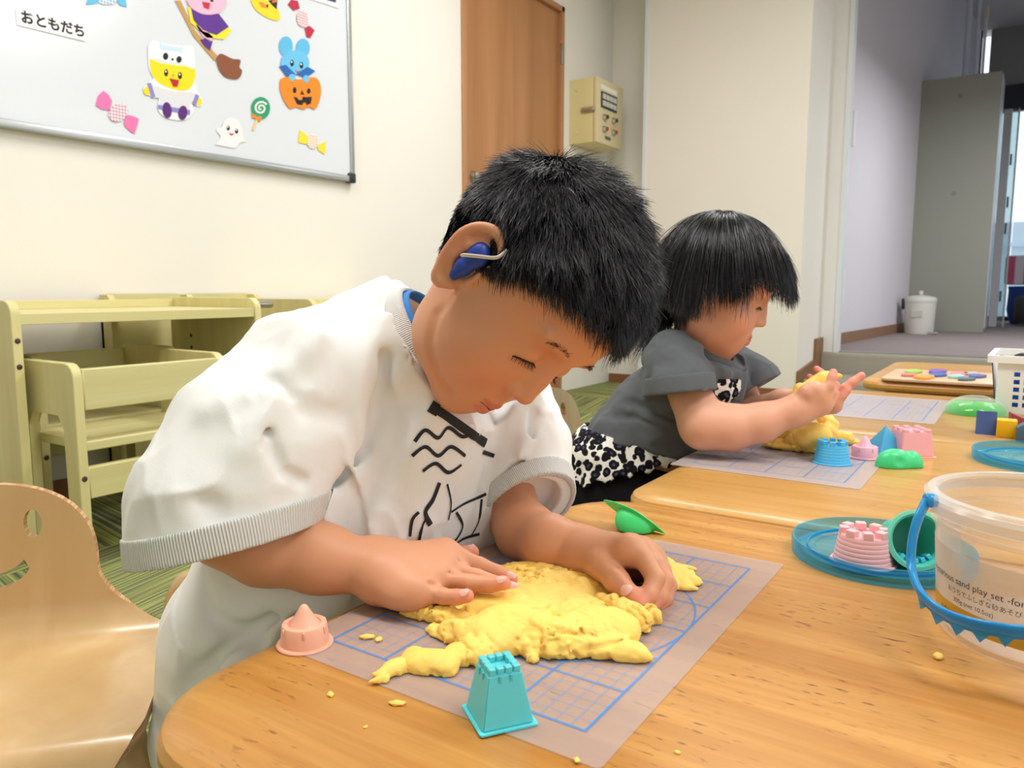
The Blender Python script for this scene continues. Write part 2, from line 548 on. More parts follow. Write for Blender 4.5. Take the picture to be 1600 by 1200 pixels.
struct(box('ceiling', (-2.2, -2.2, CZ), (2.9, 4.7, CZ + .06), ceil_m))
# right-hand wall: sill, lintel, piers and panes that let the day in
bm = bmesh.new()
add_box(bm, (2.8, -2.2, 0), (2.9, 4.6, .75)); add_box(bm, (2.8, -2.2, 2.15), (2.9, 4.6, CZ))
for y in (-2.2, -.05, 2.1, 4.3): add_box(bm, (2.8, y, .75), (2.9, y + .25, 2.15))
struct(bm_obj('wall_right', bm, wp))
struct(box('wall_front', (-1.95, -2.3, 0), (2.9, -2.2, CZ), wp))
brown = plain('baseboard_brown', '#8a5a34', .55)
struct(box('baseboard_left', (XW, -2.2, 0), (XW + .008, DY0 - .03, .06), brown))
struct(box('baseboard_back', (-1.84, YR - .008, 0), (-1.55, YR, .055), brown))
struct(box('baseboard_pillar', (-1.53, YB - .008, 0), (XP, YB, .055), brown))
# stair string along the pillar's side
pts = [(YB - .006, 0), (YS + .03, 0), (YS + .03, .31), (4.27, .31), (4.27, .19), (YB - .006, .155)]
struct(prism('trim_2', pts, XP, XP + .014, plain('string_brown', '#86603c', .5), axis=0, bevel=.001, seg=1))
# steps up to the corridor
def carpet_plain(name, a, b):
    t = NT(name); f = t.noise(t.coord(), 420, 3, .7); f2 = t.noise(t.coord('Object', (8, 8, 60)), 1.0, 3)
    t.link(t.mix(t.math('MULTIPLY_ADD', f2, .5), srgb(a), srgb(b)), t.b.inputs['Base Color']); t.set(Roughness=.98, Specular_IOR_Level=.1)
    t.bump(f, .6, .002); return t.m
stepm = carpet_plain('step_carpet', '#8d877b', '#a8a294'); hallc = carpet_plain('hall_carpet', '#847878', '#9a8e8c')
def step(name, y0, y1, z, label):
    bm = bmesh.new(); add_prism(bm, [(y0, 0), (y1, 0), (y1, z)] + [(y0 + .02 - .02 * math.sin(a), z - .02 + .02 * math.cos(a)) for a in np.linspace(0, PI / 2, 6)], XP + .014, 2.8, axis=0)
    o = bm_obj(name, bm, stepm, autosmooth=40); struct(o); return o
step('step', 4.0, YS, .105, ''); step('step', YS, YS + .1, ZH, '')
struct(box('trim_3', (-.56, YS + .055, ZH), (2.8, YS + .085, ZH + .006), plain('threshold_metal', '#aab2b8', .3, metal=.8)))
struct(box('floor_corridor', (-1.2, YS + .1, ZH - .05), (3.2, 10.6, ZH), hallc))
# corridor wall (a few degrees off the room's axis), with its skirting and two pulls
S0 = np.array([-.649, 4.55]); dH = np.array([math.sin(.07), math.cos(.07)]); nH = np.array([dH[1], -dH[0]])
S0 = np.array([-.649 - .84 * .07, 4.55])
def hallbox(name, t0, t1, z0, z1, a, b, m, parent=None):
    pts = [tuple(S0 + dH * t0 + nH * a), tuple(S0 + dH * t1 + nH * a), tuple(S0 + dH * t1 + nH * b), tuple(S0 + dH * t0 + nH * b)]
    return prism(name, pts, z0, z1, m, parent, axis=2, smooth=None)
HZ = 3.55; YE = 10.4
struct(hallbox('wall_corridor', 0, 6.0, ZH, HZ, -.1, 0, wp2))
struct(hallbox('baseboard_corridor', .05, 5.9, ZH, ZH + .075, 0, .01, plain('hall_skirting', '#8f6a4e', .55)))
bm = bmesh.new(); add_box(bm, (-1.2, YS + .26, HZ), (3.2, 10.7, HZ + .05)); add_box(bm, (-1.2, YS + .2, CZ), (3.2, YS + .26, HZ + .05)); struct(bm_obj('ceiling_corridor', bm, plain('hall_ceiling', '#b9b3b2', .9)))
struct(box('wall_corridor_right', (3.1, YS + .2, ZH), (3.2, 10.6, HZ), wp2))
alu = plain('aluminium', '#c9ced2', .32, metal=.7)
struct(box('trim_4', (-.556, YS + .02, ZH), (-.532, YS + .10, CZ), plain('jamb_white', '#dfe4e6', .4)))
for k, (pz, t) in enumerate(((1.52, .62), (.50, .55))):
    o = hallbox('door_pull', t, t + .05, pz, pz + .22, 0, .022, plain('pull_white', '#eceaea', .4))
    tag(o, ('upper' if k == 0 else 'lower') + ' slim white pull handle on the corridor wall', 'handle', 'pulls on the corridor wall')
# end of the corridor: window, roller blind, dark header
frame_m = plain('window_frame_dark', '#262a33', .4)
win = box('window_1', (-.34, YE, ZH), (-.28, YE + .08, HZ), frame_m); struct(win)
def wpart(name, lo, hi, m): o = box(name, lo, hi, m, win); return o
zz = lambda px, py: ON(px, py, 1, YE)[2]
wpart('header', (-.28, YE, zz(1600, 172)), (3.1, YE + .08, zz(1600, 130)), frame_m)
wpart('top_rail', (-.28, YE - .02, zz(1600, 32)), (3.1, YE + .06, zz(1600, 18)), frame_m)
wpart('blind', (-.2, YE + .03, zz(1600, 131)), (3.1, YE + .04, zz(1600, 30)), plain('blind_grey', '#8d8f8c', .8, var=.05))
wpart('mullion', (.60, YE, ZH), (.66, YE + .06, zz(1600, 172)), frame_m)
wpart('sill', (-.28, YE, ZH), (3.1, YE + .08, ZH + .05), frame_m)
wpart('pane', (-.28, YE + .02, ZH + .05), (3.1, YE + .026, zz(1600, 172)), clear('window_glass', '#f2f8fa', .04, '#ffffff', .05))
struct(box('trim_5', (-.36, YE - .05, ZH), (-.30, YE, HZ - .1), plain('wood_jamb', '#7d4b33', .5)))
# outdoors behind the window
struct(box('ground_outside', (-3, 10.8, ZH - .3), (6, 16, ZH - .1), plain('paving', '#c9ccd0', .9)))
fence = thing('garden_fence', 'pale ribbed fence outside the corridor window', 'fence', (0, 13, 0))
fm = plain('fence_pale', '#dfe9f2', .7)
for k in range(22): box('fence_board', (-1.2 + k * .26, 0, 0), (-1.2 + k * .26 + .25, .03, 1.55), fm, fence, .004, 1)
box('fence_rail', (-1.2, -.04, 1.2), (4.6, 0, 1.26), fm, fence)
lm = plain('leaf_green', '#6fbf3a', .6, var=.3)
bush = thing('shrub', 'bright green leafy branch outside the corridor window', 'plant', (.60, 11.6, 0))
r_ = random.Random(3); Vv = []; Fc = []
for k in range(130):
    c = Vector((r_.gauss(0.1, .16), r_.gauss(0, .12), 1.95 + r_.gauss(0, .13))); a = Vector((r_.uniform(-1, 1), r_.uniform(-1, 1), r_.uniform(-1, 1))).normalized() * .05
    b = a.cross(Vector((r_.uniform(-1, 1), r_.uniform(-1, 1), r_.uniform(-1, 1)))).normalized() * .024
    n0 = len(Vv); Vv += [c - a, c + b, c + a, c - b]; Fc += [(n0, n0 + 1, n0 + 2, n0 + 3)]
lv = mesh_obj('leaves', Vv, Fc, lm, bush); lv['kind'] = 'stuff'
tube('stem', [(.1, 0, -.1), (.12, 0, 1.0), (.05, 0, 1.8), (.2, .05, 2.1)], .018, plain('bark', '#6b5640', .8), bush)

# ------------------------------------------------------------------ door on the left wall
dm = NT('door_laminate'); vd = dm.coord('Object', (4, 4, .35)); nd = dm.noise(vd, 1.5, 3, .5, .4)
dm.link(dm.ramp(nd, [(.3, srgb('#a87349')), (.5, srgb('#b57f53')), (.72, srgb('#c49064'))]), dm.b.inputs['Base Color']); dm.set(Roughness=.38, Specular_IOR_Level=.4)
door = struct(box('door_1', (XW - .045, DY0 + .032, .008), (XW - .012, DY1 - .032, DZ - .032), dm.m))
fr = plain('door_frame_brown', '#b5835a', .45)
for lo, hi in (((XW - .1, DY0, 0), (XW + .012, DY0 + .03, DZ)), ((XW - .1, DY1 - .03, 0), (XW + .012, DY1, DZ)), ((XW - .1, DY0, DZ - .03), (XW + .012, DY1, DZ))):
    box('door_frame', lo, hi, fr, door, .002, 1)
steel = plain('brushed_steel', '#b9b4a6', .28, metal=.9)
def lath_x(name, prof, loc, parent, m=None):
    o = lathe(name, prof, m or steel, parent, 24); o.rotation_euler = (0, PI / 2, 0); o.location = loc; return o
h = lath_x('door_lock', [(.0, 0), (.026, 0), (.026, .012), (.018, .02), (.018, .03), (0, .032)], (XW - .012, 2.671, 1.125), door)
h = lath_x('door_handle', [(.0, 0), (.026, 0), (.026, .010), (.012, .016), (.011, .05), (0, .052)], (XW - .012, 2.67, 1.045), door)
t_ = tube('lever', [(0, 0, .045), (0, .05, .047), (0, .12, .045)], .010, steel, h)
hz = ON(879, 86, 0, XW)[2]
hg = box('door_hinge', (XW + .004, DY1 - .034, hz - .055), (XW + .018, DY1 - .012, hz + .055), steel, door, .003, 2)

# ------------------------------------------------------------------ control box on the wall
ebx = thing('control_box', 'cream metal control box with switches on the wall beside the brown door', 'control box', (XW, 3.735, 1.58))
em = plain('box_cream', '#ddcf98', .45); em2 = plain('box_front', '#d8c9a0', .45)
box('case', (0, -.165, -.175), (.15, .165, .175), em, ebx, .004)
box('front_door', (.153, -.165, -.175), (.172, .165, .175), em2, ebx, .003)
box('label_plate', (.1725, -.12, .115), (.174, .08, .142), plain('paper', '#eeeae0', .7), ebx)
dp = box('display', (.1725, -.115, .02), (.178, .075, .105), plain('display_black', '#1c1c1e', .4), ebx)
for i in range(4):
    for j in range(2): box('key', (.178, -.105 + i * .044, .03 + j * .037), (.181, -.068 + i * .044, .058 + j * .037), plain('key_grey', '#c8c8c0', .5), dp)
for k, (y, z, c) in enumerate([(-.075, -.03, '#23252a'), (.04, -.03, '#1f3a36'), (-.075, -.095, '#b8392f'), (.04, -.095, '#b8392f')]):
    o = lathe('switch', [(0, 0), (.019, 0), (.019, .008), (.013, .012), (.013, .022), (0, .023)], steel, ebx, 20); o.rotation_euler = (0, PI / 2, 0); o.location = (.172, y, z)
    c2 = lathe('cap', [(0, 0), (.011, 0), (.011, .004), (0, .005)], plain('switch_cap', c, .4), o, 16); c2.location = (0, 0, .0235)
box('name_plate', (.1725, -.06, -.145), (.174, .01, -.128), plain('plate_dark', '#5c5a54', .5), ebx)
box('clamp', (.085, -.185, -.01), (.165, -.165, .012), steel, ebx, .003)
for z in (.115, -.115):
    o = lathe('screw', [(0, 0), (.010, 0), (.008, .004), (0, .005)], em2, ebx, 16); o.rotation_euler = (PI / 2, 0, 0); o.location = (.045, -.165, z)

# ------------------------------------------------------------------ whiteboard
XB = XW + .022
wbd = thing('whiteboard', 'white magnetic board with grey metal frame decorated with paper cut-outs', 'whiteboard', (XW, .9, 1.5))
wt = NT('board_enamel'); wt.set(Base_Color=(*srgb('#e0e4ea'), 1), Roughness=.16, Specular_IOR_Level=.6)
bw0, bw1, bz0, bz1 = -1.0, .945, -.485, .52
o = prism('board', rrect(bw0, bz0, bw1, bz1, .012, 3), .004, .020, wt.m, wbd, axis=0)
bf = plain('board_frame', '#b9bcbc', .3, metal=.6)
for lo, hi in (((0, bw0, bz0 - .012), (.028, bw1, bz0 + .010)), ((0, bw0, bz1 - .01), (.028, bw1, bz1 + .012)), ((0, bw1 - .010, bz0), (.028, bw1 + .010, bz1)), ((0, bw0 - .010, bz0), (.028, bw0 + .01, bz1))):
    box('frame', lo, hi, bf, wbd, .003)
for y, z in ((bw1, bz0), (bw0, bz0), (bw1, bz1), (bw0, bz1)): 
    box('corner_cap', (-.0, y - .024, z - .016), (.031, y + .014, z + .022), plain('cap_black', '#2a2b2d', .4), wbd, .007, 3)

def BP(x, y, xo=XB):
    p = ON(x * .35, y * .35, 0, xo); return (p[1], p[2])
def paper(c, name='paper_card', rough=.6): return plain(name, c, rough, .3)
def gingham(name, c):
    t = NT(name); v = t.coord('Object'); sp = t.new('SeparateXYZ'); t.link(v, sp.inputs[0])
    a = t.math('GREATER_THAN', t.math('SINE', t.math('MULTIPLY', sp.outputs[1], 700)), 0); b = t.math('GREATER_THAN', t.math('SINE', t.math('MULTIPLY', sp.outputs[2], 700)), 0)
    t.link(t.mix(t.math('MULTIPLY', t.math('ADD', a, b), .45), (.95, .93, .93), srgb(c)), t.b.inputs['Base Color']); t.set(Roughness=.6); return t.m
def cutout(name, label, cat, layers, group='paper Halloween cut-outs on the whiteboard'):
    allp = [BP(*p) for l in layers for p in l[2]]
    cy = sum(p[0] for p in allp) / len(allp); cz = sum(p[1] for p in allp) / len(allp)
    r = thing(name, label, cat, (XB, cy, cz), group=group)
    for part, m, pts, lev in layers:
        q = [(BP(*p)[0] - cy, BP(*p)[1] - cz) for p in pts]
        prism(part, q, .0002 + lev * .0007, .0009 + lev * .0007, m if not isinstance(m, str) else paper(m), r, axis=0, smooth=None)
    return r
K = '#1f1d22'
def candy(nm, lab, cf, cg, lf, bd, rf):
    cutout('paper_candy', lab, 'paper cut-out', [('wrapper_end', cf, lf, 0), ('wrapper_end', cf, rf, 0), ('sweet', gingham('gingham', cg), bd, 1)])
candy('', 'pink paper candy with pink checked middle low on the whiteboard', '#f07ab4', '#c8568a', [(427, 470), (440, 425), (462, 405), (485, 425), (500, 452), (488, 492), (455, 488)], ell(527, 503, 38, 46, 20, .9), [(552, 548), (568, 512), (592, 518), (620, 530), (612, 560), (600, 598), (580, 585), (558, 565)])
candy('', 'red paper candy with red checked middle at the upper right of the whiteboard', '#c02a44', '#c23a4c', [(1285, 20), (1300, -2), (1330, 5), (1338, 38), (1310, 48)], ell(1350, 85, 26, 38, 20, -.2), [(1360, 125), (1380, 115), (1405, 135), (1385, 170), (1368, 165)])
candy('', 'yellow paper candy near the lower right corner of the whiteboard', '#f2dd3a', '#e09a50', [(1330, 635), (1338, 580), (1374, 606), (1370, 645)], ell(1395, 632, 26, 32), [(1415, 652), (1455, 630), (1450, 690), (1422, 672)])
candy('', 'light blue paper candy cut by the top edge of the photo', '#6cc0ea', '#5aa0dc', [(382, 22), (395, -12), (440, -12), (436, 15), (410, 20)], ell(478, 0, 44, 22), [(515, -8), (560, -5), (566, 30), (535, 24)])
spi = [(1163 + (7 + 27 * t) * math.cos(t * 11 + 1), 483 + (7 + 27 * t) * math.sin(t * 11 + 1)) for t in np.linspace(0, 1, 40)]
spw = [(1163 + (1 + 25 * t) * math.cos(t * 11 + 1), 483 + (1 + 25 * t) * math.sin(t * 11 + 1)) for t in np.linspace(0, 1, 40)][::-1]
cutout('paper_lollipop', 'green and white spiral paper lollipop with orange bow', 'paper cut-out',
       [('stick', '#e8cc8c', [(1124, 580), (1146, 520), (1156, 524), (1134, 584)], 0), ('disc', '#2f9a6c', ell(1163, 483, 42, 50, 28), 1), ('swirl', '#f2f4f0', spi + spw, 2), ('bow', '#ec8c2a', [(1123, 505), (1146, 520), (1168, 520), (1160, 545), (1144, 532), (1124, 525)], 2)])
def eye(x, y, rx=8, ry=13, l=2): return [('eye', K, ell(x, y, rx, ry, 16), l), ('glint', '#ffffff', ell(x - 2, y - 5, rx * .35, ry * .3, 10), l + 1)]
cutout('paper_ghost', 'small white paper ghost smiling at the bottom of the whiteboard', 'paper cut-out',
       [('body', '#eceaec', bez([(958, 645), (985, 612), (966, 585), (972, 572), (990, 568), (1000, 540), (1030, 525), (1062, 538), (1080, 572), (1084, 612), (1098, 632), (1072, 636), (1050, 660), (1010, 655), (958, 645)], 4)[:-1].tolist(), 0),
        ('mouth', '#c8403a', [(1024, 592), (1032, 598), (1040, 595), (1042, 600), (1032, 606), (1022, 598)], 1)] + eye(1018, 572, 7, 11, 1) + eye(1055, 586, 7, 11, 1))
cutout('paper_pumpkin', 'blue paper rabbit sitting in an orange paper jack-o-lantern', 'paper cut-out',
       [('ear', '#62b8e4', ell(1276, 207, 31, 45), 0), ('ear', '#62b8e4', ell(1352, 214, 31, 42), 0), ('head', '#6cc0ea', ell(1316, 280, 64, 56), 1),
        ('bow_tie', '#2468b4', [(1245, 296), (1275, 290), (1318, 332), (1280, 344)], 2), ('bow_tie', '#2468b4', [(1318, 332), (1372, 298), (1406, 318), (1366, 346)], 2),
        ('pumpkin', '#f08a28', bez([(1252, 352), (1285, 342), (1330, 355), (1380, 346), (1415, 352), (1432, 395), (1425, 450), (1405, 488), (1380, 478), (1352, 488), (1320, 478), (1292, 484), (1262, 440), (1248, 390), (1252, 352)], 4)[:-1].tolist(), 2),
        ('paw', '#6cc0ea', ell(1302, 346, 14, 16), 3), ('paw', '#6cc0ea', ell(1364, 352, 14, 16), 3),
        ('carved_eye', K, ell(1313, 403, 8, 14), 3), ('carved_eye', K, ell(1376, 407, 8, 12), 3), ('carved_nose', K, [(1338, 422), (1346, 402), (1356, 424)], 3),
        ('carved_mouth', K, [(1308, 432), (1325, 436), (1330, 446), (1345, 448), (1350, 432), (1366, 434), (1390, 432), (1386, 462), (1366, 470), (1362, 458), (1350, 460), (1348, 470), (1324, 466)], 3),
        ('mouth', '#c8403a', [(1316, 312), (1328, 320), (1340, 314), (1338, 320), (1328, 326), (1316, 318)], 2)] + eye(1302, 282, 8, 15) + eye(1344, 292, 8, 15))
cutout('paper_doll', 'yellow-faced paper doll in a white bear hood and grey suit', 'paper cut-out',
       [('backing', '#f2f2f4', bez([(660, 205), (682, 180), (715, 192), (810, 205), (848, 204), (866, 232), (872, 380), (905, 455), (880, 475), (852, 440), (862, 500), (822, 536), (745, 528), (705, 490), (708, 440), (680, 436), (638, 400), (668, 365), (684, 350), (664, 300), (660, 205)], 4)[:-1].tolist(), 0),
        ('face', '#f6dc1c', bez([(668, 262), (720, 282), (790, 292), (866, 306), (864, 365), (835, 402), (780, 400), (710, 372), (674, 322), (668, 262)], 4)[:-1].tolist(), 1),
        ('suit', '#dedde4', [(712, 392), (780, 408), (858, 412), (884, 424), (846, 470), (846, 508), (706, 484), (716, 440), (680, 434), (672, 372)], 1),
        ('cuff_band', '#8f86cc', [(655, 372), (672, 370), (692, 432), (676, 438)], 2), ('cuff_band', '#8f86cc', [(872, 420), (888, 428), (872, 472), (856, 464)], 2),
        ('hem_band', '#8f86cc', [(704, 468), (848, 492), (846, 514), (704, 486)], 2),
        ('hand', '#f6dc1c', ell(656, 406, 15, 20), 1), ('hand', '#f6dc1c', ell(886, 454, 14, 18), 1),
        ('foot', '#5b2a78', ell(744, 492, 20, 36, 20, -.12), 3), ('foot', '#5b2a78', ell(814, 504, 20, 32, 20, .1), 3),
        ('hood', '#fafafa', bez([(664, 210), (684, 186), (715, 196), (810, 208), (846, 208), (862, 235), (864, 304), (820, 292), (790, 282), (740, 280), (700, 264), (668, 262), (664, 210)], 4)[:-1].tolist(), 2),
        ('bone_patch', '#cfe4f2', [(710, 190), (722, 200), (800, 212), (815, 205), (810, 240), (796, 232), (722, 222), (712, 222)], 3),
        ('hood_eye', K, ell(737, 252, 12, 16), 3), ('hood_eye', K, ell(797, 266, 12, 15), 3), ('hood_nose', K, ell(768, 266, 5, 6), 3),
        ('nose', '#ec7a2a', ell(771, 338, 5, 4), 2), ('mouth', '#c01f30', [(754, 350), (798, 358), (790, 388), (772, 388)], 2)] + eye(740, 325, 9, 16) + eye(802, 338, 9, 16))
cutout('paper_witch', 'purple-caped paper witch riding a brown broom, head cut by the photo edge', 'paper cut-out',
       [('broom_stick', '#c49a5c', [(780, 2), (806, 2), (866, 130), (975, 255), (958, 272), (862, 160), (828, 92)], 0),
        ('broom_brush', '#8a5236', bez([(963, 262), (985, 240), (1035, 262), (1072, 268), (1068, 300), (1080, 318), (1062, 352), (1010, 346), (978, 312), (963, 262)], 4)[:-1].tolist(), 1),
        ('leg', '#f2b4cc', [(872, 110), (900, 120), (950, 165), (945, 185), (905, 165)], 1),
        ('boot', '#5b2a88', [(892, 178), (915, 172), (935, 188), (948, 182), (936, 226), (912, 208)], 2),
        ('cape_hem', '#f4e22a', [(838, 32), (852, 34), (862, 90), (905, 140), (965, 158), (1018, 122), (1034, 136), (1000, 176), (920, 168), (850, 100)], 1),
        ('cape', '#5e2f92', [(850, 32), (910, 60), (975, 62), (1020, 120), (968, 154), (906, 134), (862, 88)], 2),
        ('face', '#f6bcd4', bez([(830, -4), (850, 34), (905, 64), (970, 60), (1008, 20), (1006, -4)], 4).tolist(), 3),
        ('mouth', '#cc2a3c', [(898, 8), (936, 14), (930, 44), (908, 36)], 4), ('eye', K, ell(943, 2, 7, 8), 4)])
cutout('paper_duck', 'yellow paper duck in a striped hat at the top of the whiteboard', 'paper cut-out',
       [('body', '#f6d72a', bez([(1118, -2), (1170, -4), (1225, 22), (1250, 68), (1240, 92), (1190, 78), (1140, 42), (1118, -2)], 4)[:-1].tolist(), 0),
        ('beak', '#ec8c2a', [(1152, 10), (1175, 12), (1198, 38), (1170, 34)], 1), ('hat', K, [(1196, 2), (1238, -6), (1234, 42), (1214, 24)], 1), ('hat_stripe', '#e87a3a', [(1212, 4), (1236, -2), (1236, 8), (1216, 14)], 2), ('eye', K, ell(1192, 26, 5, 7), 1)])
# lettered strip
pc = [BP(*p) for p in ((68, 38), (385, 118), (382, 185), (75, 112))]
cy = sum(p[0] for p in pc) / 4; cz = sum(p[1] for p in pc) / 4
ls = thing('name_strip', 'white paper strip with black Japanese lettering on the whiteboard', 'sign', (XB, cy, cz))
prism('strip', [(p[0] - cy, p[1] - cz) for p in pc], .0002, .0009, paper('#f6f6f6'), ls, axis=0, smooth=None)
a = math.atan2(pc[2][1] - pc[3][1], pc[2][0] - pc[3][0]); hh = pc[0][1] - pc[3][1]; ww = pc[1][0] - pc[0][0]
Mt = Matrix.Translation((.0012, pc[3][0] - cy + ww * .055, pc[3][1] - cz + hh * .30)) @ Matrix(((0, 0, 1, 0), (math.cos(a), -math.sin(a), 0, 0), (math.sin(a), math.cos(a), 0, 0), (0, 0, 0, 1)))
tx = text_obj('lettering', 'おともだち', hh * .86, plain('lettering_black', '#111111', .6), None, ls, .0012)
bbx = max(v.co.x for v in tx.data.vertices); tx.matrix_local = Mt @ Matrix.Diagonal((ww * .90 / bbx, 1.0, 1, 1))
cutout('notice_sheet', 'corner of a lilac-bordered notice sheet at the top right of the whiteboard', 'paper', [('sheet', '#e9e6ef', [(1380, -4), (1514, -4), (1512, 38), (1440, 14)], 0), ('printed_band', '#4a4470', [(1452, -4), (1500, -4), (1498, 12), (1462, 2)], 1)], group=None)

# ------------------------------------------------------------------ pale children's desks and chairs along the wall
pale = wood('pale_laminate', '#d6cb90', '#cbbf82', '#e0d7a2', axis=2, rough=.45, grain=.8)
pale_x = wood('pale_laminate_long', '#d8ce94', '#cdc285', '#e3dba8', axis=1, rough=.45, grain=.8)
plye = plain('ply_edge', '#b08a70', .7, var=.2)
dark_hole = plain('bolt_hole', '#4a3428', .6)
def side_panel(par, x0, x1, y0, y1, z1, legs=False, r=.03):
    if legs:
        w = .05; out = [(x0, 0), (x0 + w, 0)] + [(p[0], p[1]) for p in reversed(rrect(x0 + w, -.1, x1 - w, .19 if z1 < .5 else .3, [.03, .03, 0, 0], 4)) if p[1] > 0][::1] + [(x1 - w, 0), (x1, 0)]
        arch = [(x0 + w, 0), (x0 + w, .30), (x0 + w + .02, .33), (x1 - w - .02, .33), (x1 - w, .30), (x1 - w, 0)]
        out = [(x0, 0)] + arch + [(x1, 0)] + [(x1 - r + r * math.cos(a), z1 - r + r * math.sin(a)) for a in np.linspace(0, PI / 2, 5)] + [(x0 + r - r * math.sin(a), z1 - r + r * math.cos(a)) for a in np.linspace(0, PI / 2, 5)]
    else: out = [(x0, 0), (x1, 0)] + [(x1 - r + r * math.cos(a), z1 - r + r * math.sin(a)) for a in np.linspace(0, PI / 2, 5)] + [(x0 + r - r * math.sin(a), z1 - r + r * math.cos(a)) for a in np.linspace(0, PI / 2, 5)]
    o = prism('side_panel', out, y0, y1, pale, par, axis=1, bevel=.0015, seg=1)
    return o
def holes(par, spots):
    for (x, y, z) in spots:
        o = lathe('bolt', [(0, 0), (.006, 0), (.005, .001), (0, .001)], dark_hole, par, 12); o.rotation_euler = (0, PI / 2, 0) ; o.location = (x, y, z)
def desk(loc, ln, h, label, zt=None, bolts=True):
    d = thing('childrens_desk', label, 'desk', loc, group='pale wooden desks along the wall')
    dx = .40; zt = h - .028
    side_panel(d, -dx, 0, 0, .02, h); side_panel(d, -dx, 0, ln - .02, ln, h)
    box('desk_top', (-dx, .02, zt - .024), (-.004, ln - .02, zt), pale_x, d, .001, 1)
    box('back_rail', (-dx, .02, zt), (-dx + .018, ln - .02, zt + .022), pale_x, d, .001, 1)
    if bolts: holes(d, [(.0005, .01, h - .14), (.0005, .01, h - .085), (.0005, ln - .01, h - .10)])
    for yy in (ln - .0205,):
        for z in (.42, .455):
            for x in (-.03, -.30):
                o = lathe('bolt', [(0, 0), (.006, 0), (.005, .001), (0, .001)], dark_hole, d, 12); o.rotation_euler = (PI / 2, 0, 0); o.location = (x, yy, z)
    return d
desk((-1.38, .405, 0), .635, .568, 'pale wooden desk nearest the left edge with a chair tucked under it')
desk((-1.42, 1.262, 0), .62, .562, 'pale wooden desk half hidden behind the boy, second along the wall')
# low unit against the wall behind the desks
lu = thing('wall_rack', 'pale wooden rack standing against the wall behind the desks', 'rack', (-1.84, .84, 0))
for y in (0, .25, .50): prism('side_panel', [(0, 0), (.055, 0), (.055, .56), (.04, .575), (0, .575)], y, y + .018, pale, lu, axis=1)
prism('back_board', rrect(.0, .06, .255, .578, [.02, .02, 0, 0], 4), .0, .012, pale_x, lu, axis=0); prism('back_board', rrect(.262, .06, .51, .578, [.02, .02, 0, 0], 4), .0, .012, pale_x, lu, axis=0)
rail_ = thing('towel_peg', 'steel peg with a wooden ball fixed beside the pale desk', 'peg', (-1.47, 1.04, .547))
o = lathe('wooden_ball', [(0, 0), (.012, .0), (.019, .006), (.021, .014), (.017, .024), (0, .026)], plain('ball_wood', '#d8b48c', .5), rail_, 20); o.rotation_euler = (-PI / 2, 0, 0)
o = lathe('steel_rod', [(0, .02), (.010, .02), (.010, .105), (.007, .110), (0, .110)], steel, rail_, 20); o.rotation_euler = (-PI / 2, 0, 0)
def small_chair(loc, label, flip=False):
    c = thing('childrens_chair', label, 'chair', loc, group='pale wooden chairs under the desks')
    s = -1 if flip else 1; ln = .36; dx = .25
    for y in (0, ln - .02): side_panel(c, -dx, 0, y, y + .02, .44, True)
    xb = (-.022, 0) if not flip else (-dx, -dx + .022)
    o = box('backrest', (xb[0], .02, .342), (xb[1], ln - .02, .428), pale_x, c, .002, 1)
    box('seat', (-dx + .01, .02, .256), (-.004, ln - .02, .276), pale_x, c, .002, 1)
    box('rail', (xb[0], .02, .155), (xb[1], ln - .02, .222), pale_x, c, .002, 1)
    holes(c, [(.0005, .01, .20), (.0005, ln - .01, .20)])
    return c
small_chair((-1.22, .443, 0), 'pale wooden chair standing nearest under the first desk')
small_chair((-1.50, .50, 0), 'pale wooden chair pushed deep under the first desk behind another', True)

# ------------------------------------------------------------------ corridor furniture
lk = thing('steel_locker', 'tall grey-green steel locker standing in the corridor', 'locker', (0, 7.3, ZH))
lg = plain('locker_paint', '#96978b', .45)
lz = ON(1500, 119, 1, 7.3)[2] - ZH
lx0, lx1 = -.565, .07
box('carcass', (lx0, 0, 0), (lx1, .45, lz), lg, lk, .003, 1)
box('side_frame', (lx1, .01, .04), (lx1 + .006, .44, lz - .02), plain('locker_edge', '#c9cdd2', .3), lk)
for x, z in ((-.22, lz - .16), (-.22, lz * .55)):
    o = lathe('plug', [(0, 0), (.018, 0), (.016, .003), (0, .003)], plain('plug_grey', '#84857a', .5), lk, 16); o.rotation_euler = (PI / 2, 0, 0); o.location = (x, 0, z)
bc = ON(1425, 518, 2, ZH); br = .118
bin_ = thing('pedal_bin', 'small cream pedal bin standing in front of the grey locker', 'bin', (bc[0] + .085, bc[1] - .32, ZH))
cm_ = plain('bin_cream', '#d9d7cc', .4)
lathe('body', [(0, 0), (br * .90, 0), (br * .93, .02), (br, .27), (0, .27)], cm_, bin_, 32)
lid_ = lathe('lid', [(br * 1.02, .262), (br * 1.04, .28), (br * .98, .30), (br * .5, .315), (0, .32)], cm_, bin_, 32)
lathe('knob', [(0, .318), (.012, .32), (.018, .338), (.016, .352), (0, .355)], cm_, lid_, 16)
box('hinge', (-br * 1.18, -.03, .20), (-br * .97, .03, .29), plain('hinge_black', '#2a2c2c', .4), bin_, .004)
box('pedal', (br * .7, -br * 1.2, .01), (br * 1.3, -br * .7, .02), steel, bin_, .003)
box('stamped_label', (-.05, -br * 1.005, .14), (.03, -br * .96, .19), plain('label_grey', '#c4c2b6', .6), bin_)
